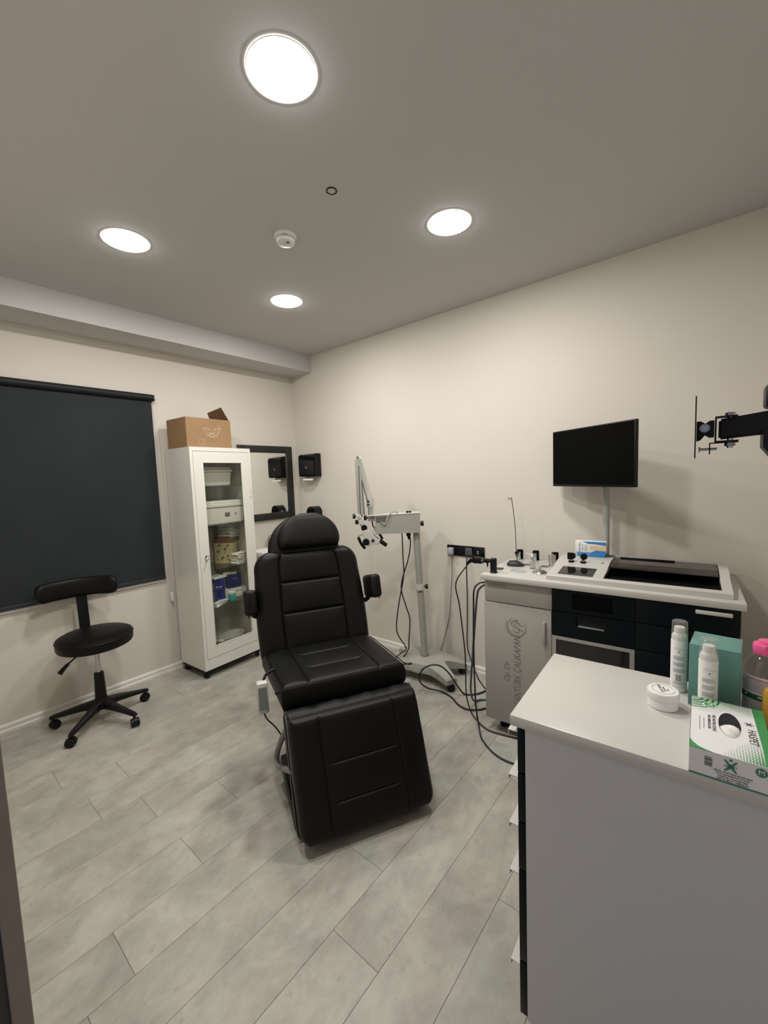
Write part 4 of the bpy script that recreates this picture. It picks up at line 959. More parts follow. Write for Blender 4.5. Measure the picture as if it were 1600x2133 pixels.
# engraved monogram and lettering, reading upwards
ec = Vector((0.196, F_ - 0.0001, 0.660))
bm = bmnew()
def arc(cx, cz, r, a0, a1, rr, n=28):
    add_tube(bm, [Vector((cx + r * math.cos(math.radians(a0 + (a1 - a0) * i / n)), F_ - 0.0002, cz + r * math.sin(math.radians(a0 + (a1 - a0) * i / n)))) for i in range(n + 1)], lambda s: rr * (0.35 + 0.65 * math.sin(PI * s)), n=6, k=1)
arc(ec.x, ec.z, 0.050, 120, 395, 0.0024); arc(ec.x - 0.004, ec.z + 0.002, 0.058, 150, 300, 0.0016)
obj('engraved_ring', bm, 'emboss', dr, 60)
bm = bmnew()
add_tube(bm, [Vector((ec.x + a, F_ - 0.0002, ec.z + b)) for a, b in ((0.020, 0.020), (-0.010, 0.032), (-0.030, 0.022), (-0.024, 0.004), (0.010, -0.012), (0.014, -0.026), (-0.004, -0.030), (-0.020, -0.020))], 0.0017, n=6)
add_tube(bm, [Vector((ec.x + a, F_ - 0.0002, ec.z + b)) for a, b in ((-0.020, 0.018), (0.010, -0.006), (0.036, -0.022))], 0.0017, n=6)
add_tube(bm, [Vector((ec.x + a, F_ - 0.0002, ec.z + b)) for a, b in ((-0.012, 0.034), (0.004, 0.040), (0.002, 0.024), (0.026, 0.010), (0.036, 0.012))], 0.0015, n=6)
obj('engraved_monogram', bm, 'emboss', dr, 60)
text('engraved_lettering', 'CANTÜRK ÇALIKAPAN', 0.054, (0.200, F_ - 0.0002, 0.405), (0, 0, 1), (-1, 0, 0), 'emboss', dr, 0.0004, shear=0.18, squeeze=0.72)
text('engraved_lettering', 'Op. Dr.', 0.044, (0.140, F_ - 0.0002, 0.395), (0, 0, 1), (-1, 0, 0), 'emboss', dr, 0.0004, shear=0.22, squeeze=0.85)
text('engraved_lettering', 'KBB', 0.030, (0.208, F_ - 0.0002, 0.155), (0, 0, 1), (-1, 0, 0), 'emboss', dr, 0.0004, shear=0.22)
# navy section with display, cut-out drawer and glazed compartment
bm = bmnew(); a, b = BX[1] + g, BX[2] - g
x0, x1, z0, z1 = 0.478, 0.657, 0.806, 0.882
for lo, hi in (((a, 0.786), (x0, 0.897)), ((x1, 0.786), (b, 0.897)), ((x0, 0.786), (x1, z0)), ((x0, z1), (x1, 0.897))): add_box(bm, (lo[0], F_, lo[1]), (hi[0], F_ + 0.019, hi[1]))
pn = obj('display_panel', bm, 'navy', u)
box('display', (x0, F_ + 0.008, z0), (x1, F_ + 0.018, z1), 'screen', pn)
bm = bmnew(); zz0, zz1 = 0.657, 0.782
hx0, hx1, hz0, hz1 = 0.495, 0.632, 0.720, 0.764
for lo, hi in (((a, zz0), (hx0, zz1)), ((hx1, zz0), (b, zz1)), ((hx0, zz0), (hx1, hz0)), ((hx0, hz1), (hx1, zz1))): add_box(bm, (lo[0], F_, lo[1]), (hi[0], F_ + 0.019, hi[1]))
dr2 = obj('drawer_front', bm, 'navy', u)
box('grip_recess', (hx0, F_ + 0.012, hz0), (hx1, F_ + 0.018, hz1), 'blackpl', dr2)
box('grip_lip', (hx0 + 0.010, F_ - 0.002, hz0 - 0.003), (hx1 - 0.010, F_ + 0.010, hz0 + 0.003), 'alu', dr2, 0.001)
bm = bmnew(); zf0, zf1 = 0.100, 0.652
for lo, hi in (((a, zf0), (a + 0.020, zf1)), ((b - 0.020, zf0), (b, zf1)), ((a + 0.020, zf1 - 0.018), (b - 0.020, zf1)), ((a + 0.020, zf0), (b - 0.020, zf0 + 0.018))): add_box(bm, (lo[0], F_, lo[1]), (hi[0], F_ + 0.019, hi[1]))
gd_ = obj('glazed_door', bm, 'alu', u)
box('dark_pane', (a + 0.018, F_ + 0.008, zf0 + 0.016), (b - 0.018, F_ + 0.012, zf1 - 0.016), 'darkglass', gd_)
# navy drawers
for k, (z0, z1) in enumerate(((0.788, 0.897), (0.660, 0.784), (0.532, 0.656), (0.318, 0.528), (0.100, 0.314))):
    d_ = box('drawer_front', (BX[2] + g, F_, z0), (BX[3], F_ + 0.019, z1), 'navy', u, 0.0012)
    bm = bmnew(); add_box(bm, (0.972, F_ - 0.022, z1 - 0.026), (1.095, F_ - 0.010, z1 - 0.010), 0.002); add_box(bm, (0.985, F_ - 0.012, z1 - 0.022), (0.997, F_, z1 - 0.014)); add_box(bm, (1.070, F_ - 0.012, z1 - 0.022), (1.082, F_, z1 - 0.014))
    obj('bar_handle', bm, 'topw', d_, 40)
# raised console on the worktop: side profile swept across
CX0, CX1 = 0.346, 1.098
prof = [(0.048, ZT + 0.0005), (0.048, ZT + 0.022), (0.052, ZT + 0.027), (0.20, 0.978), (0.27, 0.995), (0.33, 1.003), (0.505, 1.003), (0.515, 0.998), (0.515, ZT + 0.0005)]
hx0, hx1 = 0.608, 1.062           # hatch opening
bm = bmnew(); secs = [CX0 + 0.010, CX0, hx0, hx1, CX1, CX1 - 0.010]
def prof_z(y):
    pts = prof[2:7]
    for (ya, za), (yb, zb) in zip(pts, pts[1:]):
        if ya <= y <= yb: return za + (zb - za) * (y - ya) / (yb - ya)
    return 1.003
HY0, HY1 = 0.075, 0.490
def solid(bm, x0, x1, pr):
    A = [bm.verts.new((x0, y, z)) for y, z in pr]; B = [bm.verts.new((x1, y, z)) for y, z in pr]; n = len(pr)
    bm.faces.new(A); bm.faces.new(B[::-1])
    for i in range(n): bm.faces.new((A[i], A[(i + 1) % n], B[(i + 1) % n], B[i]))
solid(bm, CX0, hx0, prof); solid(bm, hx1, CX1, prof)
solid(bm, hx0, hx1, [(0.048, ZT + 0.0005), (0.048, ZT + 0.022), (0.052, ZT + 0.027), (HY0, prof_z(HY0)), (HY0, ZT + 0.0005)])
solid(bm, hx0, hx1, [(HY1, ZT + 0.0005), (HY1, 1.003), (0.505, 1.003), (0.515, 0.998), (0.515, ZT + 0.0005)])
cs = obj('console', bm, 'topw', u, 30)
def slope_quad(name, x0, x1, y0, y1, dz, m_, parent, th_=0.003):
    bm = bmnew(); ys = [y0] + [y for y, z in prof[2:7] if y0 < y < y1] + [y1]
    A = [[bm.verts.new((x, y, prof_z(y) + dz)) for x in (x0, x1)] for y in ys]; B = [[bm.verts.new((v.co.x, v.co.y, v.co.z - th_)) for v in r_] for r_ in A]
    for i in range(len(ys) - 1):
        bm.faces.new((A[i][0], A[i][1], A[i + 1][1], A[i + 1][0])); bm.faces.new((B[i][0], B[i + 1][0], B[i + 1][1], B[i][1]))
        bm.faces.new((A[i][0], A[i + 1][0], B[i + 1][0], B[i][0])); bm.faces.new((A[i][1], B[i][1], B[i + 1][1], A[i + 1][1]))
    bm.faces.new((A[0][0], B[0][0], B[0][1], A[0][1])); bm.faces.new((A[-1][0], A[-1][1], B[-1][1], B[-1][0]))
    return obj(name, bm, m_, parent)
slope_quad('touch_screen', 0.394, 0.560, 0.078, 0.205, 0.0012, 'darkglass', cs)
tr_ = box('tray_floor', (hx0, HY0, ZT + 0.0005), (hx1, HY1, ZT + 0.004), 'blackpl', cs)
slope_quad('hatch_glass', hx0 + 0.004, hx1 - 0.004, HY0 + 0.175, HY1 - 0.004, -0.006, 'darkglass', cs)
box('hatch_handle', (hx0 + 0.03, HY1 - 0.030, 0.997), (hx0 + 0.28, HY1 - 0.018, 1.004), 'blackpl', cs, 0.002)
bm = bmnew()
for a_, b_ in (((hx0, HY0, ZT + 0.004), (hx0 + 0.003, HY1, 0.965)), ((hx1 - 0.003, HY0, ZT + 0.004), (hx1, HY1, 0.965)), ((hx0, HY0, ZT + 0.004), (hx1, HY0 + 0.003, 0.962)), ((hx0, HY1 - 0.003, ZT + 0.004), (hx1, HY1, 0.995))): add_box(bm, a_, b_)
obj('tray_lining', bm, 'blackpl', cs)
lathe('console_button', [(0, 0.0), (0.007, 0.0), (0.007, 0.002), (0, 0.002)], 'steel', cs, c=(0.575, 0.285, 0.9975))
# recessed round dishes and cup wells in the worktop
for X, Y, r_, m_, nm in ((0.160, 0.165, 0.044, 'greylbl', 'dish_recess'), (0.280, 0.170, 0.044, 'greylbl', 'dish_recess'), (0.152, 0.350, 0.020, 'greyfile', 'drain_grille'), (0.258, 0.345, 0.024, 'greyfile', 'drain_grille')):
    rr_ = lathe(nm, [(0, 0.0006), (r_ * 0.86, 0.0006), (r_ * 0.9, 0.002)], m_, u, c=(X, Y, ZT), close=False)
    lathe('rim', [(r_ * 0.88, 0.0), (r_ * 0.9, 0.003), (r_, 0.003), (r_ * 1.02, 0.0)], 'topw' if r_ > 0.03 else 'steel', rr_, c=(X, Y, ZT), close=False)
# warming cups: black half shells with white linings
for k, (X, Y) in enumerate(((0.062, 0.500), (0.163, 0.500), (0.282, 0.490))):
    bm = bmnew(); n = 20; R0, R1, Hh = 0.020, 0.0165, 0.062
    for a_, b_ in (((math.radians(20)), math.radians(250)),):
        o_ = [bm.verts.new((X + R0 * math.cos(a_ + (b_ - a_) * i / n), Y + R0 * math.sin(a_ + (b_ - a_) * i / n), ZT)) for i in range(n + 1)]
        i_ = [bm.verts.new((X + R1 * math.cos(a_ + (b_ - a_) * i / n), Y + R1 * math.sin(a_ + (b_ - a_) * i / n), ZT)) for i in range(n + 1)]
        ot = [bm.verts.new(v.co + Vector((0, 0, Hh))) for v in o_]; it = [bm.verts.new(v.co + Vector((0, 0, Hh))) for v in i_]
        for i in range(n):
            bm.faces.new((o_[i], o_[i + 1], ot[i + 1], ot[i])); bm.faces.new((i_[i + 1], i_[i], it[i], it[i + 1])); bm.faces.new((ot[i], ot[i + 1], it[i + 1], it[i]))
        bm.faces.new((o_[0], ot[0], it[0], i_[0])); bm.faces.new((o_[-1], i_[-1], it[-1], ot[-1]))
    hs_ = obj('instrument_holder', bm, 'blackpl', u, 40)
    lathe('holder_lining', [(0, 0.001), (0.013, 0.001), (0.013, 0.050), (0.0115, 0.050), (0.0115, 0.004), (0, 0.004)], 'chrome', hs_, c=(X - 0.006, Y - 0.006, ZT), close=False)
# hook rod clamped to the first holder
pr = Vector((0.048, 0.470, 0))
bm = bmnew(); add_tube(bm, [pr + Vector((0, 0, 0.982)), pr + Vector((-0.006, -0.002, 1.16)), pr + Vector((-0.026, -0.004, 1.338))], 0.0022, n=8)
add_tube(bm, [pr + Vector((-0.026, -0.004, 1.338)), pr + Vector((-0.045, -0.004, 1.325)), pr + Vector((-0.049, -0.004, 1.340))], 0.0022, n=8, k=1); obj('hook_rod', bm, 'blackmt', u, 50)
bm = bmnew(); add_cyl(bm, pr + Vector((0, 0, 0.975)), pr + Vector((0, 0, 0.988)), 0.010, n=14); add_cyl(bm, pr + Vector((0, 0, 0.982)), pr + Vector((0.020, 0.025, 0.982)), 0.004, n=8); add_cyl(bm, pr + Vector((0, 0, 0.948)), pr + Vector((0, 0, 0.978)), 0.0045, n=10); obj('rod_clamp', bm, 'blackpl', u, 40)

# camera head resting in its holder post at the left end
t = thing('endoscope_camera', 'black endoscope camera head in its post holder at the left end of the unit', 'endoscope', uw(0.052, 0.068, ZT), UR)
lathe('holder_post', [(0, 0), (0.0205, 0), (0.0205, 0.006), (0.0185, 0.008), (0.0185, 0.080), (0.016, 0.083), (0, 0.083)], 'blackpl', t)
cyl('coupler', (-0.016, 0, 0.066), (-0.050, 0, 0.066), 0.009, 'blackpl', t)
for q in (-0.028, -0.038, -0.048): cyl('focus_ring', (q, 0, 0.066), (q - 0.005, 0, 0.066), 0.013, 'blackpl', t)
bm = bmnew(); add_cyl(bm, (-0.036, 0, 0.055), (-0.034, -0.004, 0.030), 0.006, 0.003, n=10); obj('release_lever', bm, 'blackpl', t, 40)
cyl('chrome_ring', (-0.062, 0, 0.064), (-0.066, 0, 0.064), 0.0175, 'chrome', t)
bm = bmnew(); add_box(bm, (-0.125, -0.016, 0.046), (-0.066, 0.016, 0.082), 0.006); prev = None
add_tube(bm, [(-0.118, 0, 0.064), (-0.138, 0, 0.058), (-0.155, 0, 0.042), (-0.160, 0, 0.030)], lambda s: 0.016 - 0.012 * s, n=12); hd_ = obj('camera_head', bm, 'blackpl', t, 40)
for q in (-0.088, -0.098): lathe('button', [(0, 0), (0.004, 0), (0.004, 0.0025), (0, 0.0025)], 'steel', hd_, c=(q, 0, 0.0815), n=14)
def from_unit(P):   # world points into this thing's local frame
    c, s = math.cos(UR), math.sin(UR); ox, oy, oz = uw(0.052, 0.068, ZT); out = []
    for a, b, z in P: dx, dy = a - ox, b - oy; out.append((dx * c + dy * s, -dx * s + dy * c, z - oz))
    return out
tube('camera_cable', [(-0.158, 0, 0.034)] + from_unit([(2.117, 1.222, 0.861), (2.121, 1.205, 0.731), (2.125, 1.190, 0.585), (2.127, 1.177, 0.438), (2.128, 1.176, 0.349), (2.132, 1.179, 0.250), (2.15, 1.185, 0.15), (2.19, 1.18, 0.04), (2.180, 1.135, 0.008), (2.150, 1.09, 0.006), (2.129, 1.028, 0.006), (2.136, 0.958, 0.006), (2.154, 0.881, 0.006), (2.176, 0.793, 0.006)]), 0.0040, 'cable', t, n=8)
# leads hanging at the left end of the unit
tag(tube('light_guide_cable', [(2.728, 1.478, 0.895), (2.712, 1.470, 0.860), (2.705, 1.470, 0.800), (2.705, 1.468, 0.603), (2.705, 1.473, 0.381), (2.705, 1.477, 0.226), (2.705, 1.460, 0.141), (2.70, 1.42, 0.05), (2.66, 1.37, 0.008), (2.60, 1.31, 0.006), (2.554, 1.255, 0.006), (2.55, 1.19, 0.006)], 0.0042, 'cable'), 'black cable hanging from the wall socket strip down behind the unit', 'cable')
tag(tube('foot_switch_cable', [(2.15, 1.052, 0.880), (2.131, 1.082, 0.872), (2.119, 1.106, 0.830), (2.117, 1.110, 0.716), (2.116, 1.113, 0.544), (2.115, 1.113, 0.370), (2.115, 1.110, 0.253), (2.112, 1.105, 0.135), (2.095, 1.080, 0.04), (2.050, 1.045, 0.006), (2.000, 0.99, 0.006), (1.958, 0.920, 0.006), (1.942, 0.847, 0.006), (1.960, 0.765, 0.006), (2.04, 0.70, 0.006), (2.16, 0.66, 0.006), (2.24, 0.60, 0.006)], 0.0048, 'cable'), 'black cable curving across the floor from the unit towards the front cabinet', 'cable')
tag(tube('suction_hose', [(2.17, 1.052, 0.868), (2.160, 1.091, 0.836), (2.157, 1.106, 0.793), (2.149, 1.121, 0.620), (2.150, 1.140, 0.414), (2.175, 1.165, 0.28), (2.25, 1.21, 0.14), (2.33, 1.235, 0.03), (2.395, 1.225, 0.0075), (2.425, 1.185, 0.0075), (2.435, 1.135, 0.0075)], 0.0065, 'cableb'), 'blue-grey hose leaving the side of the examination unit', 'hose')
tag(tube('floor_cable', [(2.35, 1.115, 0.006), (2.328, 1.150, 0.006), (2.296, 1.172, 0.006), (2.252, 1.234, 0.006), (2.265, 1.310, 0.006), (2.320, 1.396, 0.006), (2.335, 1.482, 0.012), (2.290, 1.560, 0.030), (2.250, 1.592, 0.075), (2.240, 1.598, 0.122), (2.254, 1.579, 0.173), (2.280, 1.544, 0.200), (2.312, 1.498, 0.206), (2.335, 1.458, 0.185), (2.350, 1.415, 0.140), (2.370, 1.375, 0.070), (2.395, 1.345, 0.015), (2.415, 1.315, 0.006), (2.436, 1.290, 0.006), (2.478, 1.262, 0.006), (2.530, 1.245, 0.006)], 0.0055, 'cable'), 'stiff black cable looping over the front leg of the microscope base', 'cable')

# things standing on the unit
t = thing('dish_lid', 'chrome domed lid with knob covering a dish on the unit', 'lid', uw(0.280, 0.170, ZT + 0.003), UR)
lathe('dome', [(0.040, 0.0), (0.040, 0.002), (0.036, 0.006), (0.026, 0.013), (0.013, 0.0175), (0.0, 0.0185)], 'steel', t, close=False)
lathe('knob', [(0.004, 0.017), (0.0035, 0.024), (0.008, 0.029), (0.008, 0.034), (0.0, 0.037)], 'chrome', t, close=False)
t = thing('computer_mouse', 'dark grey computer mouse on the left part of the unit worktop', 'mouse', uw(0.100, 0.300, ZT + 0.0005), UR + 0.25)
bm = bmnew(); n = 20; rows = []
for i in range(n + 1):
    s = -1 + 2 * i / n; hwm = 0.034 * math.sqrt(max(0, 1 - abs(s) ** 2.6)) + 0.0005; zz = 0.030 * (1 - abs(s + 0.12) ** 2.2 / 1.3) if abs(s) < 1 else 0.004
    zz = max(zz, 0.004)
    rows.append([bm.verts.new((s * 0.052, hwm * math.cos(PI * j / 10), 0.002 + zz * math.sin(PI * j / 10) ** 0.7)) for j in range(11)])
for i in range(n):
    for j in range(10): bm.faces.new((rows[i][j], rows[i][j + 1], rows[i + 1][j + 1], rows[i + 1][j]))
    bm.faces.new((rows[i][0], rows[i + 1][0], rows[i + 1][10], rows[i][10]))
bm.faces.new(rows[0]); bm.faces.new(rows[-1][::-1]); obj('shell', bm, mat('mouse_grey', (0.018, 0.020, 0.017), 0.5), t, 50)
cyl('scroll_wheel', (-0.030, -0.004, 0.024), (-0.030, 0.004, 0.024), 0.007, 'blackpl', t)
t = thing('nasal_speculum', 'chrome speculum standing behind the computer mouse on the unit', 'instrument', uw(0.092, 0.345, ZT), UR)
bm = bmnew(); add_cyl(bm, (0, 0, 0), (0, 0, 0.006), 0.016, n=20); add_cyl(bm, (0, 0, 0.005), (0.004, 0, 0.03), 0.008, 0.004, n=14); obj('base', bm, 'chrome', t, 40)
for s in (-1, 1): tube('blade', [(0.004, 0, 0.028), (0.004 + 0.004 * s, 0.004 * s, 0.045), (0.002 + 0.009 * s, 0.006 * s, 0.062)], 0.0028, 'chrome', t, n=8)
t = thing('spray_bottle', 'clear glass spray bottle with white nozzle on the unit', 'bottle', uw(0.212, 0.262, ZT), UR)
lathe('glass_body', [(0.0, 0.0), (0.0145, 0.0), (0.0155, 0.002), (0.0155, 0.038), (0.012, 0.045), (0.007, 0.050), (0.007, 0.058)], 'frost', t, close=False)
lathe('collar', [(0.0085, 0.056), (0.0085, 0.066), (0.006, 0.068), (0.0, 0.068)], 'chrome', t)
lathe('pump_head', [(0.005, 0.066), (0.007, 0.070), (0.007, 0.083), (0.005, 0.086), (0.0, 0.086)], 'whitesatin', t)
tube('nozzle', [(-0.004, 0, 0.079), (-0.020, 0, 0.084), (-0.036, 0, 0.090)], 0.0022, 'whitesatin', t, n=8)
t = thing('steel_tumbler', 'polished steel tumbler standing beside the raised console of the unit', 'tumbler', uw(0.288, 0.372, ZT), UR)
lathe('cup', [(0.0, 0.0), (0.0135, 0.0), (0.0150, 0.070), (0.0160, 0.071), (0.0150, 0.073), (0.0140, 0.070), (0.0125, 0.003), (0, 0.003)], 'chrome', t, close=False)
t = thing('switch_pad', 'thin black square pad lying behind the camera holder on the unit', 'pad', uw(0.045, 0.175, ZT), UR + 0.1)
box('pad_body', (-0.022, -0.022, 0), (0.022, 0.022, 0.004), 'blackpl', t, 0.001); box('pad_face', (-0.018, -0.018, 0.0036), (0.018, 0.018, 0.0044), 'blackgl', t)
for k, (X, lb) in enumerate(((0.422, 'black lens head on the console, nearer the small touch screen edge'), (0.482, 'black lens head on the console, beside the spatula box'))):
    t = thing('lens_head', lb, 'instrument', uw(X, 0.268, 0.9948), UR + 0.3, 'black lens heads on the console')
    lathe('foot', [(0, 0), (0.015, 0), (0.015, 0.006), (0.011, 0.009), (0, 0.009)], 'blackpl', t); lathe('ring', [(0.0105, 0.009), (0.0115, 0.013), (0.0, 0.014)], 'chrome', t)
    cyl('disc', (0.004, -0.006 + 0.004 * k, 0.032), (0.004, 0.006, 0.034), 0.018, 'blackpl', t); cyl('neck', (0, 0, 0.012), (0.002, 0, 0.022), 0.006, 'blackpl', t)
    if k == 0: box('clip', (-0.020, -0.010, 0.014), (-0.005, 0.006, 0.052), 'blackpl', t, 0.002)
lo_ = thing('blue_flat_carton', 'flat blue carton lying under the wooden spatula box on the unit', 'box', uw(0.498, 0.440, 1.0032), UR)
box('carton', (-0.075, -0.028, 0), (0.070, 0.030, 0.022), 'bluebox', lo_, 0.001); text('lettering', 'SPATULA', 0.010, (-0.03, -0.0282, 0.011), (1, 0, 0), (0, 0, 1), 'label', lo_, 0.0002)
sp = thing('spatula_box', 'white and blue box of wooden spatulas on top of the flat carton', 'box', uw(0.492, 0.442, 1.0254), UR)
box('carton', (-0.080, -0.026, 0), (0.080, 0.026, 0.064), 'label', sp, 0.001)
yf = -0.0262
decal('blue_panel', [(-0.040, 0.0635), (0.0795, 0.0635), (0.0795, 0.044), (0.020, 0.050), (-0.010, 0.050)], (0, yf, 0), (1, 0, 0), (0, 0, 1), 'bluebox', sp)
decal('blue_panel', [(0.0, 0.0005), (0.0795, 0.0005), (0.0795, 0.012), (0.03, 0.015)], (0, yf, 0), (1, 0, 0), (0, 0, 1), 'bluebox', sp)
for k in range(4): decal('printed_spatula', [(-0.004, 0.018 + 0.006 * k), (0.078, 0.013 + 0.008 * k), (0.078, 0.0185 + 0.008 * k), (-0.004, 0.0225 + 0.006 * k)], (0, yf - 0.0002, 0), (1, 0, 0), (0, 0, 1), 'wood', sp)
text('lettering', 'MEDWELL', 0.012, (-0.055, yf - 0.0002, 0.030), (0, 0, 1), (-1, 0, 0), 'dkprint', sp, 0.0002)
text('lettering', 'SPATULA', 0.009, (-0.040, yf - 0.0002, 0.030), (0, 0, 1), (-1, 0, 0), 'bluebox', sp, 0.0002)
for k in range(5): decal('text_line', rect(-0.031 + 0.004 * k, 0.008, -0.0295 + 0.004 * k, 0.045), (0, yf - 0.0001, 0), (1, 0, 0), (0, 0, 1), 'greylbl', sp, 0.0002)
bm = bmnew(); add_box(bm, (0.575, 0.440, 1.0032), (0.605, 0.498, 1.0055)); add_box(bm, (0.372, 0.430, 1.0032), (0.405, 0.470, 1.0055)); obj('console_mat', bm, 'greyfile', cs)
# monitor on its pole
pc = Vector((0.560, 0.500, 0))
cyl('monitor_pole', pc + Vector((0, 0, 1.003)), pc + Vector((0, 0, 1.62)), 0.018, 'scope', u, n=28)
MA = math.atan2(-0.483, -0.31)      # local x runs from the left edge of the picture to the right one
t = thing('monitor', 'black flat monitor on the pole above the examination unit', 'monitor', (2.485, 0.5845, 1.405), MA)
mw, mh = 0.287, 0.330
bm = bmnew(); add_box(bm, (-mw, 0.0, 0), (mw, 0.022, mh), 0.003); add_box(bm, (-0.16, 0.02, 0.05), (0.16, 0.045, 0.24), 0.010); obj('housing', bm, 'blackpl', t, 40)
box('screen', (-mw + 0.006, -0.0012, 0.014), (mw - 0.006, 0.0008, mh - 0.006), 'screen', t)
bm = bmnew(); add_box(bm, (-0.06, 0.044, 0.09), (0.06, 0.056, 0.21), 0.002); add_cyl(bm, (0, 0.05, 0.15), (0.085, 0.128, 0.15), 0.016); obj('bracket', bm, 'blackpl', t, 40)

# ================================================================== drawer cabinet in the foreground
FR = math.radians(3.2); FO = (0.945, 0.402, 0)
def fw(X, Y, z):
    c, s = math.cos(FR), math.sin(FR); return (FO[0] + X * c - Y * s, FO[1] + X * s + Y * c, z)
c_ = thing('drawer_cabinet', 'white cabinet with navy drawer fronts in the right foreground', 'cabinet', FO, FR)
TW, TD = 0.422, 0.70; ZC = 0.900
box('worktop', (0, -TD, ZC - 0.028), (TW, 0, ZC), 'topw', c_, 0.0025)
bm = bmnew()
add_box(bm, (0.012, -TD + 0.01, 0.06), (0.030, -0.034, ZC - 0.0285)); add_box(bm, (TW - 0.030, -TD + 0.01, 0.06), (TW - 0.012, -0.034, ZC - 0.0285)); add_box(bm, (0.030, -TD + 0.01, 0.06), (TW - 0.030, -0.034, 0.078)); add_box(bm, (0.030, -TD + 0.01, 0.078), (TW - 0.030, -TD + 0.02, ZC - 0.0285))
obj('carcass', bm, 'sidew', c_)
for zt, zb in ((0.866, 0.748), (0.745, 0.616), (0.613, 0.484), (0.481, 0.225), (0.222, 0.070)):
    d_ = box('drawer_front', (0.012, -0.0335, zb), (TW - 0.012, -0.0145, zt), 'navy', c_, 0.001)
    bm = bmnew(); hx0_, hx1_ = 0.014, 0.200; zt_ = zt - 0.014
    add_box(bm, (hx0_, -0.0146, zt_ - 0.002), (hx1_, 0.010, zt_)); add_box(bm, (hx0_, 0.0078, zt_ - 0.013), (hx1_, 0.010, zt_ - 0.002)); obj('edge_handle', bm, 'topw', d_)
box('plinth', (0.03, -TD + 0.05, 0.0), (TW - 0.03, -0.07, 0.060), 'blackpl', c_)

# glove box
gb = thing('glove_box', 'green and white carton of disposable gloves with oval opening', 'glove box', fw(-0.0015, -0.359, ZC), FR - 0.02)
GL, GW, GH = 0.226, 0.127, 0.053
# local: x away from the camera along the box, y to the left (box lies at negative y)
oc = Vector((0.125, -0.066)); oa, ob = 0.053, 0.0185
bm = bmnew(); n = 40
add_box(bm, (0, -GW, 0), (GL, 0, 0.001))
for a, b in (((0, -GW, 0), (0.0008, 0, GH)), ((GL - 0.0008, -GW, 0), (GL, 0, GH)), ((0.0008, -GW, 0), (GL - 0.0008, -GW + 0.0008, GH)), ((0.0008, -0.0008, 0), (GL - 0.0008, 0, GH))): add_box(bm, a, b)
# top sheet with an oval hole
inner = [bm.verts.new((oc.x + oa * math.cos(2 * PI * i / n), oc.y + ob * math.sin(2 * PI * i / n), GH)) for i in range(n)]
def to_edge(a):
    dx, dy = math.cos(a), math.sin(a); tt = 9
    if abs(dx) > 1e-9: tt = min(tt, ((GL if dx > 0 else 0) - oc.x) / dx)
    if abs(dy) > 1e-9: tt = min(tt, ((0 if dy > 0 else -GW) - oc.y) / dy)
    return Vector((oc.x + dx * tt, oc.y + dy * tt, GH))
angs = []
outer = []
for i in range(n):
    p = Vector((oa * math.cos(2 * PI * i / n), ob * math.sin(2 * PI * i / n), 0)); outer.append(bm.verts.new(to_edge(math.atan2(p.y, p.x))))
corner = [Vector((0, 0, GH)), Vector((0, -GW, GH)), Vector((GL, 0, GH)), Vector((GL, -GW, GH))]
for c0 in corner:
    v = min(outer, key=lambda q: (q.co - c0).length); v.co = c0
for i in range(n): bm.faces.new((inner[i], inner[(i + 1) % n], outer[(i + 1) % n], outer[i]))
obj('carton', bm, 'label', gb)
# gloves inside
bm = bmnew(); rows = []
for i in range(17):
    s = i / 16
    rows.append([bm.verts.new((oc.x - 0.050 + 0.085 * s, oc.y + 0.024 * math.cos(PI * j / 10), 0.020 + (0.032 * math.sin(PI * min(1, s * 1.05)) ** 0.5 + 0.003 * math.sin(11 * s + j)) * math.sin(PI * j / 10) ** 0.6)) for j in range(11)])
for i in range(16):
    for j in range(10): bm.faces.new((rows[i][j], rows[i][j + 1], rows[i + 1][j + 1], rows[i + 1][j]))
obj('glove', bm, 'paper', gb, 60)
zt = GH + 0.0002; X_, Y_ = (1, 0, 0), (0, 1, 0)
# green printed corners, wave and halftone dots on the top
decal('green_print', [(GL - 0.0005, -GW + 0.0005), (GL - 0.0005, -GW + 0.020), (0.0005, -GW + 0.012), (0.0005, -GW + 0.0005)], (0, 0, zt), X_, Y_, 'green', gb)
decal('green_print', [(0.0005, -0.0005), (0.032, -0.0005), (0.020, -0.005), (0.009, -0.014), (0.003, -0.026), (0.0005, -0.036)], (0, 0, zt), X_, Y_, 'green', gb)
bm = bmnew()
def dot(x, y, r):
    if math.hypot(x - 0.196, y + 0.034) > 0.0135 and 0.002 < x < GL - 0.002 and -GW + 0.001 < y < -0.002 and ((x - oc.x) / (oa + 0.004)) ** 2 + ((y - oc.y) / (ob + 0.004)) ** 2 > 1:
        bm.faces.new([bm.verts.new((x + r * math.cos(2 * PI * k / 6), y + r * math.sin(2 * PI * k / 6), zt + 0.0001)) for k in range(6)])
for i in range(26):                                       # near right corner
    for j in range(14):
        x = 0.004 + 0.0042 * i; y = -GW + 0.013 + 0.0045 * j + 0.1 * 0.01 * (i % 2)
        f = 1 - (i / 24 + j / 15)
        if f > 0: dot(x, y, 0.0006 + 0.0019 * f)
for i in range(24):                                       # far left band
    for j in range(20):
        x = GL - 0.004 - 0.0042 * i; y = -0.003 - 0.0052 * j - 0.0026 * (i % 2)
        f = 1 - (i / 16 + 0.25 * abs(j - 4) / 10)
        if f > 0: dot(x, y, 0.0007 + 0.0017 * f)
dm = obj('halftone_dots', bm, 'green', gb); dm['kind'] = 'stuff'
bm = bmnew()
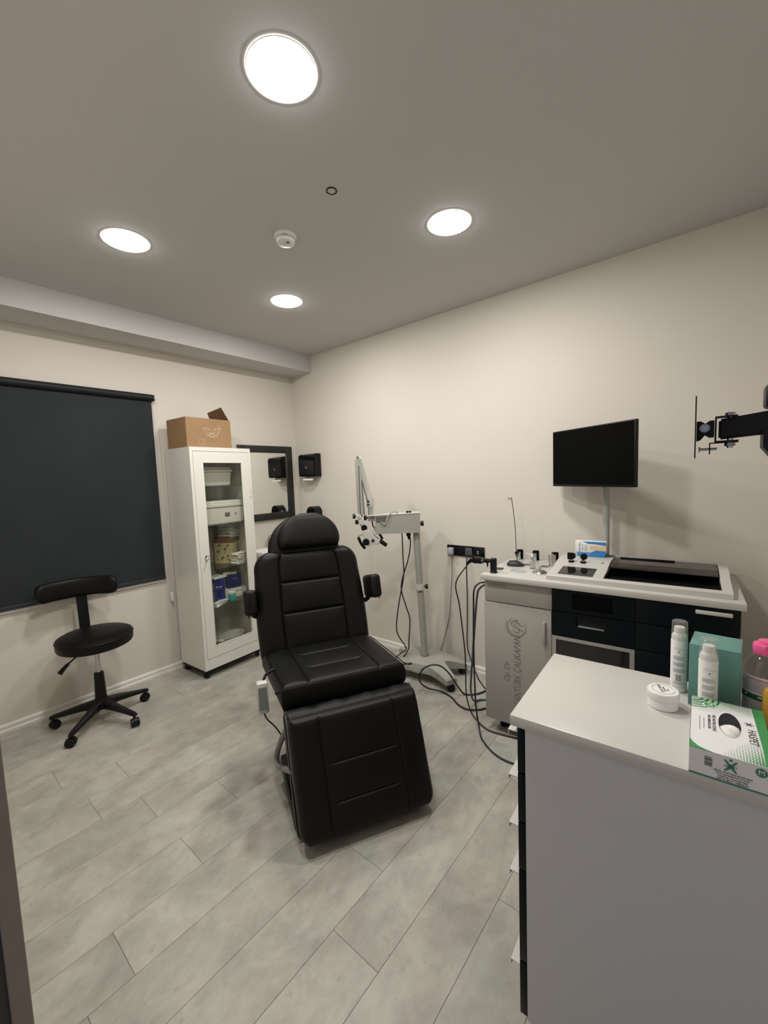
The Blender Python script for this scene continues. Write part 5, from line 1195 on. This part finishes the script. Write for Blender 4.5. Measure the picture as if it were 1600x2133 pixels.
for k in range(4):
    r0 = 0.018 + 0.010 * k
    pts = [(GL - 0.001 - r0 * math.cos(a), -0.001 - r0 * math.sin(a)) for a in [PI / 2 * i / 10 for i in range(11)]]
    pts2 = [(GL - 0.001 - (r0 + 0.0035) * math.cos(a), -0.001 - (r0 + 0.0035) * math.sin(a)) for a in [PI / 2 * i / 10 for i in range(11)]]
    add_prism(bm, pts + pts2[::-1], (0, 0, zt), X_, Y_, 0.0001)
obj('wave_print', bm, 'green', gb)
DX, UY = (-1, 0, 0), (0, -1, 0)                            # lettering runs towards the camera
text('lettering', 'HASPET', 0.019, (0.097, -0.1005, zt), DX, UY, 'dkprint', gb, 0.0002, squeeze=0.92, bold=0.00015)
bm = bmnew()
for k in range(3):
    a = PI * k / 3 + 0.5; add_prism(bm, rect(-0.008, -0.001, 0.008, 0.001), (0.148, -0.098, zt), (math.cos(a), math.sin(a), 0), (-math.sin(a), math.cos(a), 0), 0.0002)
obj('star_logo', bm, 'dkprint', gb)
text('lettering', 'VİNİL MUAYENE ELDİVENİ', 0.0080, (0.118, -0.040, zt), DX, UY, 'dkprint', gb, 0.0002, squeeze=0.72)
text('lettering', 'VINYL EXAMINATION GLOVES', 0.0070, (0.118, -0.0320, zt), DX, UY, 'dkprint', gb, 0.0002, squeeze=0.62)
for q in (-0.0165, -0.0235): decal('text_line', rect(0.085 if q < -0.02 else 0.075, q, 0.130 if q < -0.02 else 0.135, q + 0.0008), (0, 0, zt), X_, Y_, 'dkprint', gb, 0.0002)
mc = lathe('size_badge', [(0, 0), (0.0105, 0), (0.0105, 0.0002), (0, 0.0002)], 'green', gb, c=(0.196, -0.034, zt + 0.0008))
lathe('badge_ring', [(0, 0), (0.0125, 0), (0.0125, 0.0005), (0, 0.0005)], 'label', gb, c=(0.196, -0.034, zt + 0.0002))
text('lettering', 'M', 0.015, (0.196, -0.034, zt + 0.0011), DX, UY, 'label', mc, 0.0001)
# end face towards the doorway
EX, EZ = (0, -1, 0), (0, 0, 1); xe = -0.0003
bm = bmnew()
for k, ww in enumerate((0.0012, 0.0006, 0.0016, 0.0006, 0.001, 0.0005, 0.0016, 0.0008, 0.0006, 0.0012)): add_prism(bm, rect(0.024, 0.024 + 0.0019 * k, 0.036, 0.024 + 0.0019 * k + ww), (xe, 0, 0), EX, EZ, 0.0002)
obj('barcode', bm, 'dkprint', gb)
bm = bmnew()
for p in ([(-0.010, 0.011), (-0.0075, 0.012), (0.0, 0.004), (0.0075, 0.012), (0.010, 0.011), (0.003, 0.0), (0.010, -0.010), (0.007, -0.0105), (0.0, -0.004), (-0.007, -0.0105), (-0.010, -0.010), (-0.003, 0.0)],):
    add_prism(bm, [(a + 0.063, b + 0.035) for a, b in p], (xe, 0, 0), EX, EZ, 0.0002)
add_prism(bm, [(0.063 + 0.0024 * math.cos(2 * PI * i / 12), 0.0475 + 0.0024 * math.sin(2 * PI * i / 12)) for i in range(12)], (xe, 0, 0), EX, EZ, 0.0002)
lg = obj('figure_logo', bm, 'tealprint', gb)
text('lettering', 'HASPET', 0.0055, (xe - 0.0003, -0.063, 0.0345), EX, EZ, 'dkprint', lg, 0.0001)
for k, (s_, sz) in enumerate((('VİNİL MUAYENE ELDİVENİ', 0.0046), ('VINYL EXAMINATION GLOVES', 0.0036), ('PUDRASIZ / POWDER FREE', 0.0036), ('ORTA BOY / MEDIUM', 0.0048))):
    text('lettering', s_, sz, (xe, -0.066, 0.0205 - 0.0048 * k), EX, EZ, 'dkprint', gb, 0.0002)
mc2 = decal('size_badge', [(0.106 + 0.0085 * math.cos(2 * PI * i / 28), 0.041 + 0.0085 * math.sin(2 * PI * i / 28)) for i in range(28)], (xe, 0, 0), EX, EZ, 'tealprint', gb, 0.0002)
text('lettering', 'M', 0.013, (xe - 0.0004, -0.106, 0.041), EX, EZ, 'label', mc2, 0.0001)
decal('green_edge', rect(0, 0, GW, 0.0035), (xe, 0, 0), EX, EZ, 'tealprint', gb, 0.0002)

# jar
t = thing('cream_jar', 'low round white jar with printed lid on the cabinet worktop', 'jar', fw(0.243, -0.3065, ZC), FR)
lathe('jar_body', [(0, 0), (0.0310, 0), (0.0330, 0.002), (0.0330, 0.022)], 'whitesatin', t)
ld = lathe('lid', [(0.0335, 0.0225), (0.0342, 0.0235), (0.0342, 0.0405), (0.0325, 0.0427), (0, 0.0430)], 'whitesatin', t)
bm = bmnew(); add_tube(bm, [(0.024 * math.cos(2 * PI * i / 40), 0.024 * math.sin(2 * PI * i / 40), 0.0431) for i in range(41)], 0.0005, n=5, k=1); obj('printed_ring', bm, 'greylbl', ld)
for k, (s_, sz) in enumerate((('BORİK ASİT', 0.0075), ('VAZELİN', 0.0055), ('100 g', 0.0045))): text('lettering', s_, sz, (0.002 - 0.0, 0.006 - 0.008 * k, 0.0432), (-1, 0, 0) if False else (-0.9, -0.3, 0), (0.3, -0.9, 0), 'dkprint', ld, 0.0002)
# pump bottles
def pump_bottle(label, X, Y, ang, barcode):
    t = thing('pump_bottle', label, 'bottle', fw(X, Y, ZC), ang, 'white pump bottles on the cabinet')
    r = 0.0190
    bd_ = lathe('body', [(0, 0), (r - 0.002, 0), (r, 0.002), (r, 0.137), (r - 0.001, 0.1395), (r - 0.001, 0.148), (r - 0.004, 0.155), (0.0125, 0.158)], 'whitesatin', t, n=40)
    lathe('pump', [(0.0125, 0.1575), (0.0125, 0.171), (0.0115, 0.174), (0.0, 0.1745)], 'whitesatin', t)
    lathe('clear_cap', [(r - 0.0006, 0.140), (r - 0.0004, 0.150), (r - 0.0016, 0.188), (r - 0.004, 0.1905), (0, 0.191)], 'capclear', t, n=40, close=False)
    def strip(name, z0, z1, a0, a1, m_, par, rr=r + 0.0002):
        bm = bmnew(); n = max(2, int(abs(a1 - a0) / 0.12)); A = []
        for i in range(n + 1):
            a = a0 + (a1 - a0) * i / n; A.append((bm.verts.new((rr * math.cos(a), rr * math.sin(a), z0)), bm.verts.new((rr * math.cos(a), rr * math.sin(a), z1))))
        for p, q in zip(A, A[1:]): bm.faces.new((p[0], q[0], q[1], p[1]))
        return obj(name, bm, m_, par)
    # direction facing the doorway is local angle pi
    c0 = PI
    strip('title_line', 0.1175, 0.1185, c0 - 0.7, c0 + 0.7, 'greylbl', bd_); strip('title_line', 0.122, 0.1225, c0 - 0.6, c0 + 0.2, 'greylbl', bd_)
    strip('printed_seal', 0.109, 0.113, c0 - 0.08, c0 + 0.10, 'redprint', bd_)
    rnd = random.Random(int(X * 1000))
    for z0, nl in ((0.097, 5), (0.080, 5), (0.063, 5)):
        for k in range(nl): strip('text_line', z0 - 0.0022 * k, z0 - 0.0022 * k + 0.0011, c0 - 0.75, c0 + 0.75 - rnd.uniform(0, 0.25), 'greylbl', bd_)
    if barcode:
        a = c0 - 0.35
        for k in range(9): strip('barcode_bar', 0.030, 0.048, a + 0.075 * k, a + 0.075 * k + rnd.choice((0.02, 0.045)), 'dkprint', bd_)
        for k in range(3): strip('text_line', 0.026 - 0.0025 * k, 0.0272 - 0.0025 * k, c0 - 0.7, c0 + 0.7, 'greylbl', bd_)
        strip('red_line', 0.0135, 0.0143, c0 - 0.8, c0 + 0.8, 'redprint', bd_)
    else:
        for k in range(6): strip('text_line', 0.046 - 0.0025 * k, 0.0476 - 0.0025 * k, c0 - 0.75, c0 + 0.7, 'dkprint' if k > 2 else 'greylbl', bd_)
    return t
pump_bottle('white pump bottle with clear cap and barcode beside the round jar', 0.357, -0.3365, FR, True)
pump_bottle('white pump bottle with clear cap in front of the teal box', 0.2505, -0.3945, FR + 0.1, False)
tb = thing('teal_box', 'plain teal carton standing behind the white pump bottle', 'box', fw(0.285, -0.357, ZC), FR - 0.11)
box('carton', (0, -0.0985, 0), (0.105, 0, 0.157), 'teal', tb, 0.0012)
box('lid_flap', (0.0005, -0.098, 0.1568), (0.1045, -0.0005, 0.1578), 'teal', tb, 0.0004)
# micellar water bottle with pink cap
mb = thing('cleanser_bottle', 'clear oval bottle with pink flip cap and printed label', 'bottle', fw(0.326, -0.509, ZC), FR); mb.scale = (1, 1, 0.945)
sx, sy = 0.84, 1.0
lathe('bottle_body', [(0, 0), (0.044, 0), (0.047, 0.004), (0.048, 0.09), (0.0475, 0.115), (0.045, 0.130), (0.039, 0.144), (0.030, 0.154), (0.025, 0.158), (0.025, 0.166)], 'clearpl', mb, n=48, sx=sx, sy=sy, close=False)
cp = lathe('cap', [(0.0, 0.160), (0.029, 0.160), (0.0295, 0.163), (0.0295, 0.180), (0.028, 0.183), (0.0, 0.184)], 'pink', mb, n=48, sx=0.92, sy=1.0)
bm = bmnew(); add_lathe(bm, [(0.027, 0.1825), (0.024, 0.190), (0.012, 0.193), (0, 0.1935)], (0.004, 0.0, 0), 40, 0.75, 0.8, True); obj('flip_lid', bm, 'pink', cp, 40)
bm = bmnew(); add_box(bm, (-0.029, -0.010, 0.178), (-0.022, 0.010, 0.188), 0.003); obj('thumb_tab', bm, 'pink', cp, 40)
def lab(name, z0, z1, a0, a1, m_, rr, par, top_round=False):
    bm = bmnew(); n = 24; A = []
    for i in range(n + 1):
        a = a0 + (a1 - a0) * i / n; z = z1
        if top_round: e = min(i, n - i) / n; z = z1 - (0.012 * max(0, 1 - e / 0.14) ** 2)
        A.append((bm.verts.new((rr * sx * math.cos(a), rr * sy * math.sin(a), z0)), bm.verts.new((rr * sx * math.cos(a), rr * sy * math.sin(a), z))))
    for p, q in zip(A, A[1:]): bm.faces.new((p[0], q[0], q[1], p[1]))
    return obj(name, bm, m_, par, 60)
lb_ = lab('label', 0.012, 0.108, PI - 1.30, PI + 1.30, 'label', 0.0484, mb, True)
lab('pink_band', 0.098, 0.103, PI - 0.95, PI + 1.1, 'pinkprint', 0.0486, lb_)
lab('green_band', 0.048, 0.062, PI - 1.28, PI + 1.28, 'dkgreen', 0.0486, lb_)
for k in range(7): lab('text_line', 0.094 - 0.0042 * k, 0.0962 - 0.0042 * k, PI - 1.1, PI + 1.1, 'greylbl' if k % 3 else 'pinkprint', 0.0486, lb_)
for k in range(6): lab('text_line', 0.044 - 0.0042 * k, 0.0462 - 0.0042 * k, PI - 1.1, PI + 1.1, 'greylbl', 0.0486, lb_)
for k in range(4): lab('round_badge', 0.0545, 0.0590, PI - 1.05 + 0.6 * k, PI - 0.90 + 0.6 * k, 'label', 0.0488, lb_)
t = thing('amber_bottle', 'amber yellow bottle at the right edge beside the clear bottle', 'bottle', fw(0.250, -0.513, ZC), FR)
lathe('body', [(0, 0), (0.021, 0), (0.022, 0.002), (0.022, 0.085), (0.018, 0.095), (0.010, 0.100), (0.010, 0.108)], 'amber', t)
lathe('cap', [(0.0, 0.106), (0.012, 0.106), (0.012, 0.122), (0, 0.123)], 'whitesatin', t)

# ================================================================== empty monitor arm on the front wall
t = thing('articulated_mount', 'black articulated monitor arm with an empty mounting plate at the right edge', 'monitor arm', (1.20, 0, 0), math.radians(2.7))
box('mounting_plate', (-0.060, 0.0560, 1.517), (0.060, 0.0585, 1.650), 'blackmt', t, 0.0006)
for s in (-1, 1):
    bm = bmnew(); add_prism(bm, [(0.0555, 1.555), (0.0555, 1.598), (0.048, 1.598), (0.040, 1.592), (0.032, 1.598), (0.024, 1.598), (0.024, 1.562), (0.032, 1.562), (0.040, 1.568), (0.048, 1.557)], (s * 0.016 - 0.0015, 0, 0), (0, 1, 0), (0, 0, 1), 0.003)
    tj = obj('tilt_bracket', bm, 'blackmt', t)
cyl('tilt_bolt', (-0.026, 0.041, 1.582), (0.026, 0.041, 1.582), 0.0055, 'chrome', tj); cyl('tilt_washer', (-0.0185, 0.041, 1.582), (-0.0200, 0.041, 1.582), 0.0095, 'steel', tj)
bm = bmnew()
for lo, hi in (((-0.018, 0.020, 1.550), (0.018, 0.0225, 1.606)), ((-0.018, -0.016, 1.6035), (0.018, 0.0225, 1.606)), ((-0.018, -0.018, 1.550), (0.018, 0.0225, 1.5525))): add_box(bm, lo, hi, 0.0005)
yk = obj('swivel_yoke', bm, 'blackmt', t)
cyl('swivel_bolt', (0, -0.004, 1.536), (0, -0.004, 1.614), 0.0055, 'chrome', yk); cyl('bolt_head', (0, -0.004, 1.606), (0, -0.004, 1.613), 0.0095, 'steel', yk, n=6); cyl('lock_nut', (0, -0.004, 1.540), (0, -0.004, 1.550), 0.0095, 'steel', yk, n=6)
bm = bmnew(); add_box(bm, (-0.010, 0.010, 1.5475), (0.010, -0.018, 1.5495)); add_box(bm, (-0.010, 0.030, 1.5475), (0.010, 0.010, 1.5495)); add_box(bm, (-0.010, 0.030, 1.524), (0.010, 0.032, 1.5495)); obj('stop_tab', bm, 'blackmt', yk)
cyl('stop_screw', (0, 0.018, 1.5355), (0, 0.050, 1.5355), 0.003, 'steel', yk); cyl('screw_head', (0, 0.048, 1.5355), (0, 0.051, 1.5355), 0.006, 'steel', yk)
bm = bmnew()
A = [bm.verts.new(v) for v in ((-0.013, 0.016, 1.5555), (0.013, 0.016, 1.5555), (0.013, 0.016, 1.5995), (-0.013, 0.016, 1.5995))]; B = [bm.verts.new(v) for v in ((-0.013, -0.130, 1.5655), (0.013, -0.130, 1.5655), (0.013, -0.130, 1.6165), (-0.013, -0.130, 1.6165))]
bm.faces.new(A); bm.faces.new(B[::-1])
for i in range(4): bm.faces.new((A[i], A[(i + 1) % 4], B[(i + 1) % 4], B[i]))
bmesh.ops.bevel(bm, geom=list(bm.edges), offset=0.004, segments=3, affect='EDGES'); obj('front_link', bm, 'blackmt', t, 40)
bm = bmnew(); add_box(bm, (-0.028, -0.155, 1.614), (0.028, -0.058, 1.664), 0.008, 3); obj('joint_cover', bm, 'blackpl', t, 40)
bm = bmnew(); add_prism(bm, [(-0.056, 1.570), (-0.056, 1.534), (-0.072, 1.510), (-0.150, 1.510), (-0.160, 1.534), (-0.160, 1.570)], (-0.026, 0, 0), (0, 1, 0), (0, 0, 1), 0.052); obj('joint_cover', bm, 'blackpl', t)
box('rear_link', (-0.014, YF + 0.012, 1.515), (0.014, -0.110, 1.560), 'blackmt', t, 0.004)
box('wall_plate', (-0.040, YF + 0.001, 1.440), (0.040, YF + 0.014, 1.640), 'blackmt', t, 0.003)
